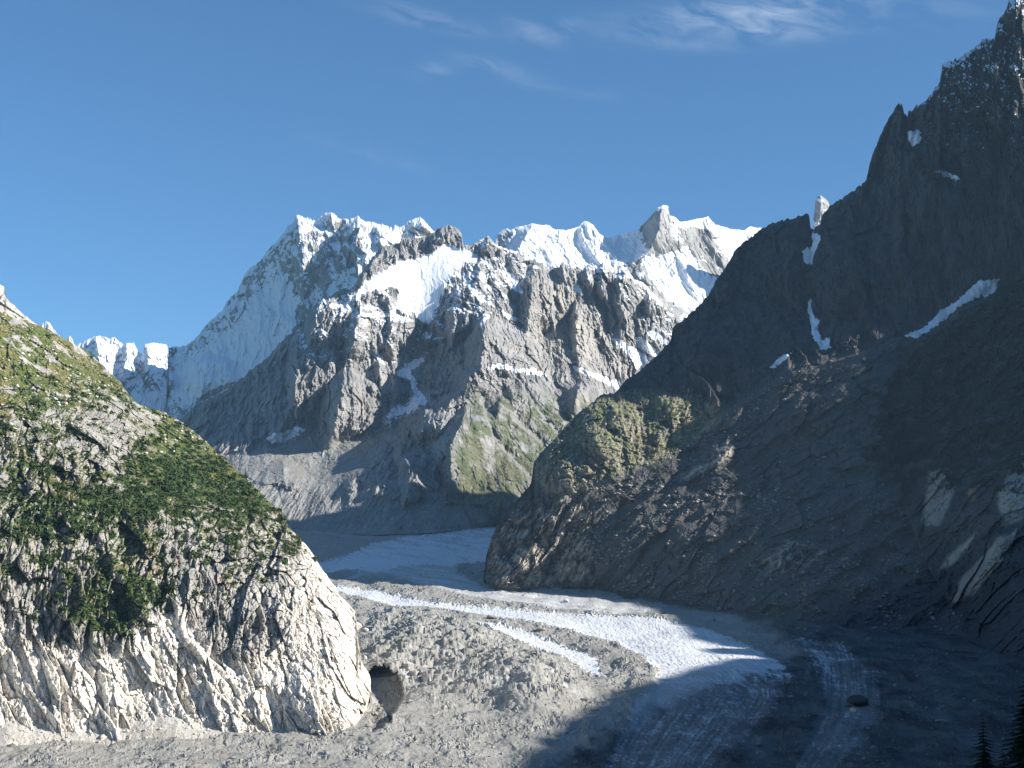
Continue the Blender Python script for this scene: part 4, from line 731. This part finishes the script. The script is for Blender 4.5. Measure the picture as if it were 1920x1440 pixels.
def trunk_mesh(h, r, n=7):
    V, Fc = [], []
    for k, (zz, q) in enumerate(((-.05, 1.5), (.04, 1.0), (.4, .72), (.75, .38), (1.0, .05))):
        for j in range(n): V.append((math.cos(6.283 * j / n) * r * q, math.sin(6.283 * j / n) * r * q, zz * h))
    for k in range(4):
        for j in range(n): Fc.append((k * n + j, k * n + (j + 1) % n, (k + 1) * n + (j + 1) % n, (k + 1) * n + j))
    return V, Fc
protos = []
for i, hh in enumerate((1.0, 1.0, 1.0, 1.0)):
    rg = np.random.RandomState(40 + i); V, Fc = conifer_mesh(10.0, rg, 10 + i, 9); t = empty('conifer', (0, 0, 0))
    c = py_mesh('crown', V, Fc, M_NEEDLE, t); V, Fc = trunk_mesh(9.4, .28); k = py_mesh('trunk', V, Fc, M_BARK, t); protos.append((t, c, k))
wt = (l_['A']['scrub'] * .6 + .5 * l_['A']['veg']) * (l_['PX'] > 0) * sstep(640, 700, l_['PY']) * sstep(1130, 1050, l_['PY'])
wt = wt * (.1 + sstep(.0, .4, fbm(l_['X'] / 90, l_['Z'] / 90, 3, 320)))
rg = np.random.RandomState(77); TX, TY, TZ, TPX, TPY = pick(l_, wt, 240, rg)
LANDMARKS = [(163, 1085, 'beside the white panel'), (150, 1170, 'near the lowest dark shrub patch'), (312, 922, 'around the tallest conifer of the saddle'), (461, 893, 'near the skyline bend of the hillside'), (85, 860, 'beside the pale rock pillar in the upper cliffs'), (25, 1000, 'in the lower cliffs at the border of the view'),
    (90, 720, 'on the upper meadow'), (230, 760, 'on the outcrops under the snowy skyline peaks'), (520, 990, 'on top of the pale slabs'), (370, 830, 'on the open grass of the saddle'), (230, 960, 'in the wooded band across the cliffs'), (400, 980, 'on ledges above the pale slabs')]
def where(px, py, sc):
    k = min(LANDMARKS, key=lambda q: (q[0] - px) ** 2 + (q[1] - py) ** 2)
    return ('tiny' if sc < .66 else 'small' if sc < .95 else 'bushy') + ' dark conifer ' + k[2]
order = rg.permutation(240)
for i in range(240):
    pt, pc, pk = protos[i % 4]
    if i < 4: t = pt
    else:
        t = pt.copy(); COL.objects.link(t)
        for q in (pc, pk): qq = q.copy(); qq.parent = t; COL.objects.link(qq)
    sc = .55 + .75 * rg.rand() ** 1.5
    t.location = (float(TX[i]), float(TY[i]) - .5, float(TZ[i]) - .4); t.scale = (sc * (1.15 + .3 * rg.rand()),) * 2 + (sc,); t.rotation_euler = (0, 0, rg.rand() * 6.28)
    tag(t, where(TPX[i], TPY[i], sc), 'tree', 'conifers scattered over the cliff hillside')
def hero_tree(px, py, h, label, kx=1.0):
    k = (l_['PX'] - px) ** 2 + (l_['PY'] - py) ** 2; j = np.unravel_index(np.argmin(k), k.shape)
    pt, pc, pk = protos[int(px) % 4]; t = pt.copy(); COL.objects.link(t)
    for q in (pc, pk): qq = q.copy(); qq.parent = t; COL.objects.link(qq)
    t.location = (float(l_['X'][j]), float(l_['Y'][j]) - 2, float(l_['Z'][j]) - .5); t.scale = (h / 10 * kx, h / 10 * kx, h / 10); t.rotation_euler = (0, 0, px)
    tag(t, label, 'tree', 'conifers scattered over the cliff hillside')
hero_tree(312, 922, 34, 'tallest dark conifer on the grassy saddle above the slabs', 1.1)
hero_tree(461, 893, 15, 'lone conifer on the skyline at the bend of the hillside ridge')
hero_tree(78, 985, 36, 'tall narrow dark conifer in the gully low among the cliffs', .8)
hero_tree(90, 900, 30, 'tall dark conifer in the gully beside the bright rock pillar', .9)

# spruces close to the viewpoint, standing on the slope below it
def spruce(px, py, Y, h, label, seed, wide=.2):
    rg = np.random.RandomState(seed); x, y, ztop = at(px, py, Y); t = empty('spruce_tree', (x, y, ztop - h))
    V, Fc = trunk_mesh(h * .98, h * .018, 10); py_mesh('trunk', V, Fc, M_BARK, t)
    V, Fc = [], []; tiers = 46
    for k in range(tiers):
        f = k / (tiers - 1); zc = h * (.06 + .92 * f); r = h * wide * (1 - f) ** .8 + .012 * h; n = int(13 - 6 * f)
        for j in range(n):
            a = 6.283 * (j + rg.rand()) / n; L = r * (.55 + .6 * rg.rand()); drop = L * (.35 + .2 * rg.rand()); ca, sn = math.cos(a), math.sin(a)
            m = max(3, int(L / h * 60))
            for q in range(m):
                u0 = (q + .2) / m; cx, cy, cz = ca * L * u0, sn * L * u0, zc - drop * u0 + .12 * L * u0 * u0
                for sd in (-1, 1):
                    l2 = L * .30 * (1.15 - u0) * (.6 + .8 * rg.rand()); bx, by = cx + ca * l2 * .5 - sn * sd * l2, cy + sn * l2 * .5 + ca * sd * l2
                    b = len(V); V += [(cx, cy, cz + .015 * L), (bx, by, cz - .25 * l2), (cx + ca * L / m * 1.2, cy + sn * L / m * 1.2, cz - .10 * l2), (cx + ca * l2 * .3, cy + sn * l2 * .3, cz - .35 * l2)]; Fc += [(b, b + 1, b + 2), (b, b + 1, b + 3)]
    py_mesh('crown', V, Fc, M_SPRUCE, t); tag(t, label, 'tree', 'dark spruces below the viewpoint')
M_SPRUCE = plain_mat('spruce_needles', (.014, .026, .010), (.024, .034, .014), 2.)
spruce(1842, 1336, 200, 20, 'slender shadowed spruce with its whole tip clear of the others', 1, .25)
spruce(1922, 1252, 190, 26, 'broadest shadowed spruce, cut by the edge of the view', 2, .30)
spruce(1880, 1400, 170, 17, 'lowest shadowed spruce tip between the two bigger spruces', 3, .30)

# single boulders one can point to
def boulder_mesh(size, seed, sq=(1, .8, .7)):
    import bmesh
    from mathutils import Vector, noise
    bm = bmesh.new(); bmesh.ops.create_icosphere(bm, subdivisions=3, radius=1); rg = np.random.RandomState(seed)
    pl = rg.randn(11, 3); pl /= np.linalg.norm(pl, axis=1)[:, None]; dd = .48 + .30 * rg.rand(11)
    for v in bm.verts:
        p = np.array(v.co)
        for n_, d_ in zip(pl, dd):
            q = p @ n_ - d_
            if q > 0: p = p - n_ * q
        p = p * (1 + .05 * noise.noise(Vector(p * 3 + seed)))
        v.co = Vector(p * np.array(sq) * size)
    me = bpy.data.meshes.new('boulder'); bm.to_mesh(me); bm.free(); return me
def boulder(px, py, wpx, label, mat, seed, sq=(1, .8, .7), L=None, group=None, name='boulder'):
    L = L or GLC; k = (L['PX'] - px) ** 2 + (L['PY'] - py) ** 2; j = np.unravel_index(np.argmin(k), k.shape)
    x, y, z = float(L['X'][j]), float(L['Y'][j]), float(L['Z'][j]); r = wpx / F * y * .55
    me = boulder_mesh(r, seed, sq); me.materials.append(mat); o = bpy.data.objects.new(name, me); COL.objects.link(o)
    o.location = (x, y - r * .3, z + r * sq[2] * .45); o.rotation_euler = (0, 0, seed); tag(o, label, 'boulder', group); return o
boulder(1588, 1318, 44, 'large dark brown boulder on the shaded ice', M_STONE_DARK, 1, (1.15, .8, .6))
boulder(1580, 1336, 16, 'pale block leaning against the large dark boulder on the shaded ice', M_STONE_PALE, 2, (1, .7, .9))
boulder(1738, 1360, 24, 'flat brownish slab on the shaded moraine near the spruces', M_STONE, 3, (1.2, .6, .22))
boulder(1815, 1395, 13, 'small grey block just beside the slender spruce', M_STONE, 4, (1, .7, .6))
boulder(286, 1184, 24, 'smooth pale boulder on the fresh scree below the dark shrubs', M_STONE_PALE, 5, (1, .7, .5), LFT)
boulder(303, 1190, 12, 'small upright pale block right beside the smooth pale boulder', M_STONE_PALE, 6, (.6, .7, .9), LFT)
boulder(228, 1390, 30, 'broad pale boulder lying on the scree apron at the cliff foot', M_STONE_PALE, 7, (1.2, .8, .5))
boulder(672, 1190, 34, 'big cream block where the slabs meet the glacier, above the ice cave', M_STONE_PALE, 8, (1.0, .8, .6))
boulder(692, 1197, 15, 'rounded cream block next to the big cream block by the glacier', M_STONE_PALE, 9, (1, .9, .9))
boulder(692, 1240, 12, 'small white boulder above the mouth of the ice cave', M_STONE_PALE, 10, (.8, .7, .9))
boulder(1012, 1188, 22, 'tilted grey slab perched between the two white ice bands', M_STONE, 11, (1.2, .8, .45))
boulder(1076, 1248, 22, 'pinkish block at the end of the narrow ice band', M_STONE_PALE, 12, (1.2, .8, .45))
boulder(925, 1166, 18, 'grey angular block on the moraine beside the main ice band', M_STONE, 13, (1.3, .8, .5))
boulder(1060, 1128, 14, 'small pale block on the grey ice under the dark mountainside', M_STONE_PALE, 14, (1, .8, .6))
boulder(600, 1383, 16, 'whitish block on the rubble just below the pale slabs', M_STONE_PALE, 15, (.8, .8, .9))
boulder(1096, 1318, 22, 'grey block in the rubble near the edge of the shadow', M_STONE, 16, (1.2, .8, .5))
boulder(60, 1405, 16, 'pale block at the lower left end of the scree apron', M_STONE_PALE, 17, (1.1, .8, .6))
boulder(712, 1352, 13, 'grey angular block half in shadow inside the mouth of the ice cave', M_STONE, 18, (1, .8, .8))
boulder(700, 1372, 15, 'squat grey block at the lower lip of the ice cave', M_STONE, 19, (1.2, .8, .6))
boulder(774, 1322, 17, 'tilted grey slab on the rubble right of the ice cave', M_STONE, 20, (1.3, .7, .5))
boulder(690, 1335, 14, 'pale block between the ice cave and the pale slabs', M_STONE_PALE, 21, (1, .8, .7))
base = [boulder_mesh(1.0, 60 + i, (1, .8, .62)) for i in range(6)]
for me in base: me.materials.append(M_STONE)
rg = np.random.RandomState(9); w = GLC['deb'] * (GLC['PX'] > 10) * (GLC['PX'] < 1900) * (GLC['PY'] < 1436) * sstep(1120, 1250, GLC['PY']) * (1 - .6 * sstep(1150, 1300, GLC['PX']))
x, y, z, px, py = pick(GLC, w, 150, rg)
for i in range(150):
    o = bpy.data.objects.new('boulder', base[i % 6]); COL.objects.link(o); r = 2.2 + 4.0 * rg.rand() ** 2.5
    o.location = (float(x[i]), float(y[i]), float(z[i]) + r * .2); o.scale = (r * (1 + .4 * rg.rand()), r, r * (.7 + .4 * rg.rand())); o.rotation_euler = (rg.rand() * .4, rg.rand() * .4, rg.rand() * 6)
    k = min([(735, 1320, 'beside the ice cave'), (300, 1420, 'at the foot of the pale cliff'), (1000, 1195, 'between the white ice bands'), (1130, 1320, 'near the sunlit edge of the great shadow'), (820, 1420, 'on the sunlit rubble plain below the cave'), (870, 1240, 'on the broken grimy ice above the cave'), (1500, 1320, 'on the shaded ice'), (1150, 1400, 'in the shaded rubble'), (1300, 1160, 'by the main ice band')], key=lambda q: (q[0] - px[i]) ** 2 + (q[1] - py[i]) ** 2)
    tag(o, ('large' if r > 4 else 'flat' if i % 3 == 0 else 'angular') + ' grey boulder lying loose ' + k[2], 'boulder', 'loose boulders on the glacier rubble')

# the white square panel on the cliff
def panel(px, py, wpx):
    L = LFT; k = (L['PX'] - px) ** 2 + (L['PY'] - py) ** 2; j = np.unravel_index(np.argmin(k), k.shape)
    x, y, z = float(L['X'][j]), float(L['Y'][j]), float(L['Z'][j]); s_ = wpx / F * y; t = empty('marker_panel', (x, y - 3.0, z - s_ * .5))
    def box(n, x0, x1, y0, y1, z0, z1, m):
        V = [(a, b, c) for a in (x0, x1) for b in (y0, y1) for c in (z0, z1)]; py_mesh(n, V, [(0, 1, 3, 2), (4, 6, 7, 5), (0, 4, 5, 1), (2, 3, 7, 6), (0, 2, 6, 4), (1, 5, 7, 3)], m, t)
    box('board', -s_ / 2, s_ / 2, -.1, .1, 0, s_ * .95, M_WHITE)
    for q in (-.35, .35): box('post', s_ * q - .12, s_ * q + .12, .12, .4, -2.5, s_ * .9, M_BARK)
    tag(t, 'white square panel fixed to the grey cliff above the dark shrubs', 'sign')
panel(163, 1085, 10)


# ------------------------------------------------------------------ the air
def haze():
    me = bpy.data.meshes.new('haze'); x0, x1, y0, y1, z0, z1 = -17000, 17000, -7000, 25000, -600, 3000
    V = [(x, y, z) for x in (x0, x1) for y in (y0, y1) for z in (z0, z1)]
    me.from_pydata(V, [], [(0, 1, 3, 2), (4, 6, 7, 5), (0, 4, 5, 1), (2, 3, 7, 6), (0, 2, 6, 4), (1, 5, 7, 3)]); me.update()
    m = bpy.data.materials.new('clear_air'); m.use_nodes = True; nt = m.node_tree; nt.nodes.clear()
    o = nt.nodes.new('ShaderNodeOutputMaterial'); v = nt.nodes.new('ShaderNodeVolumePrincipled')
    v.inputs['Color'].default_value = (.42, .70, 1.0, 1); v.inputs['Density'].default_value = HAZE; v.inputs['Anisotropy'].default_value = .0
    nt.links.new(v.outputs[0], o.inputs['Volume']); me.materials.append(m)
    ob = bpy.data.objects.new('haze', me); COL.objects.link(ob); tag(ob, kind='stuff')
HAZE = 1.15e-5
haze()
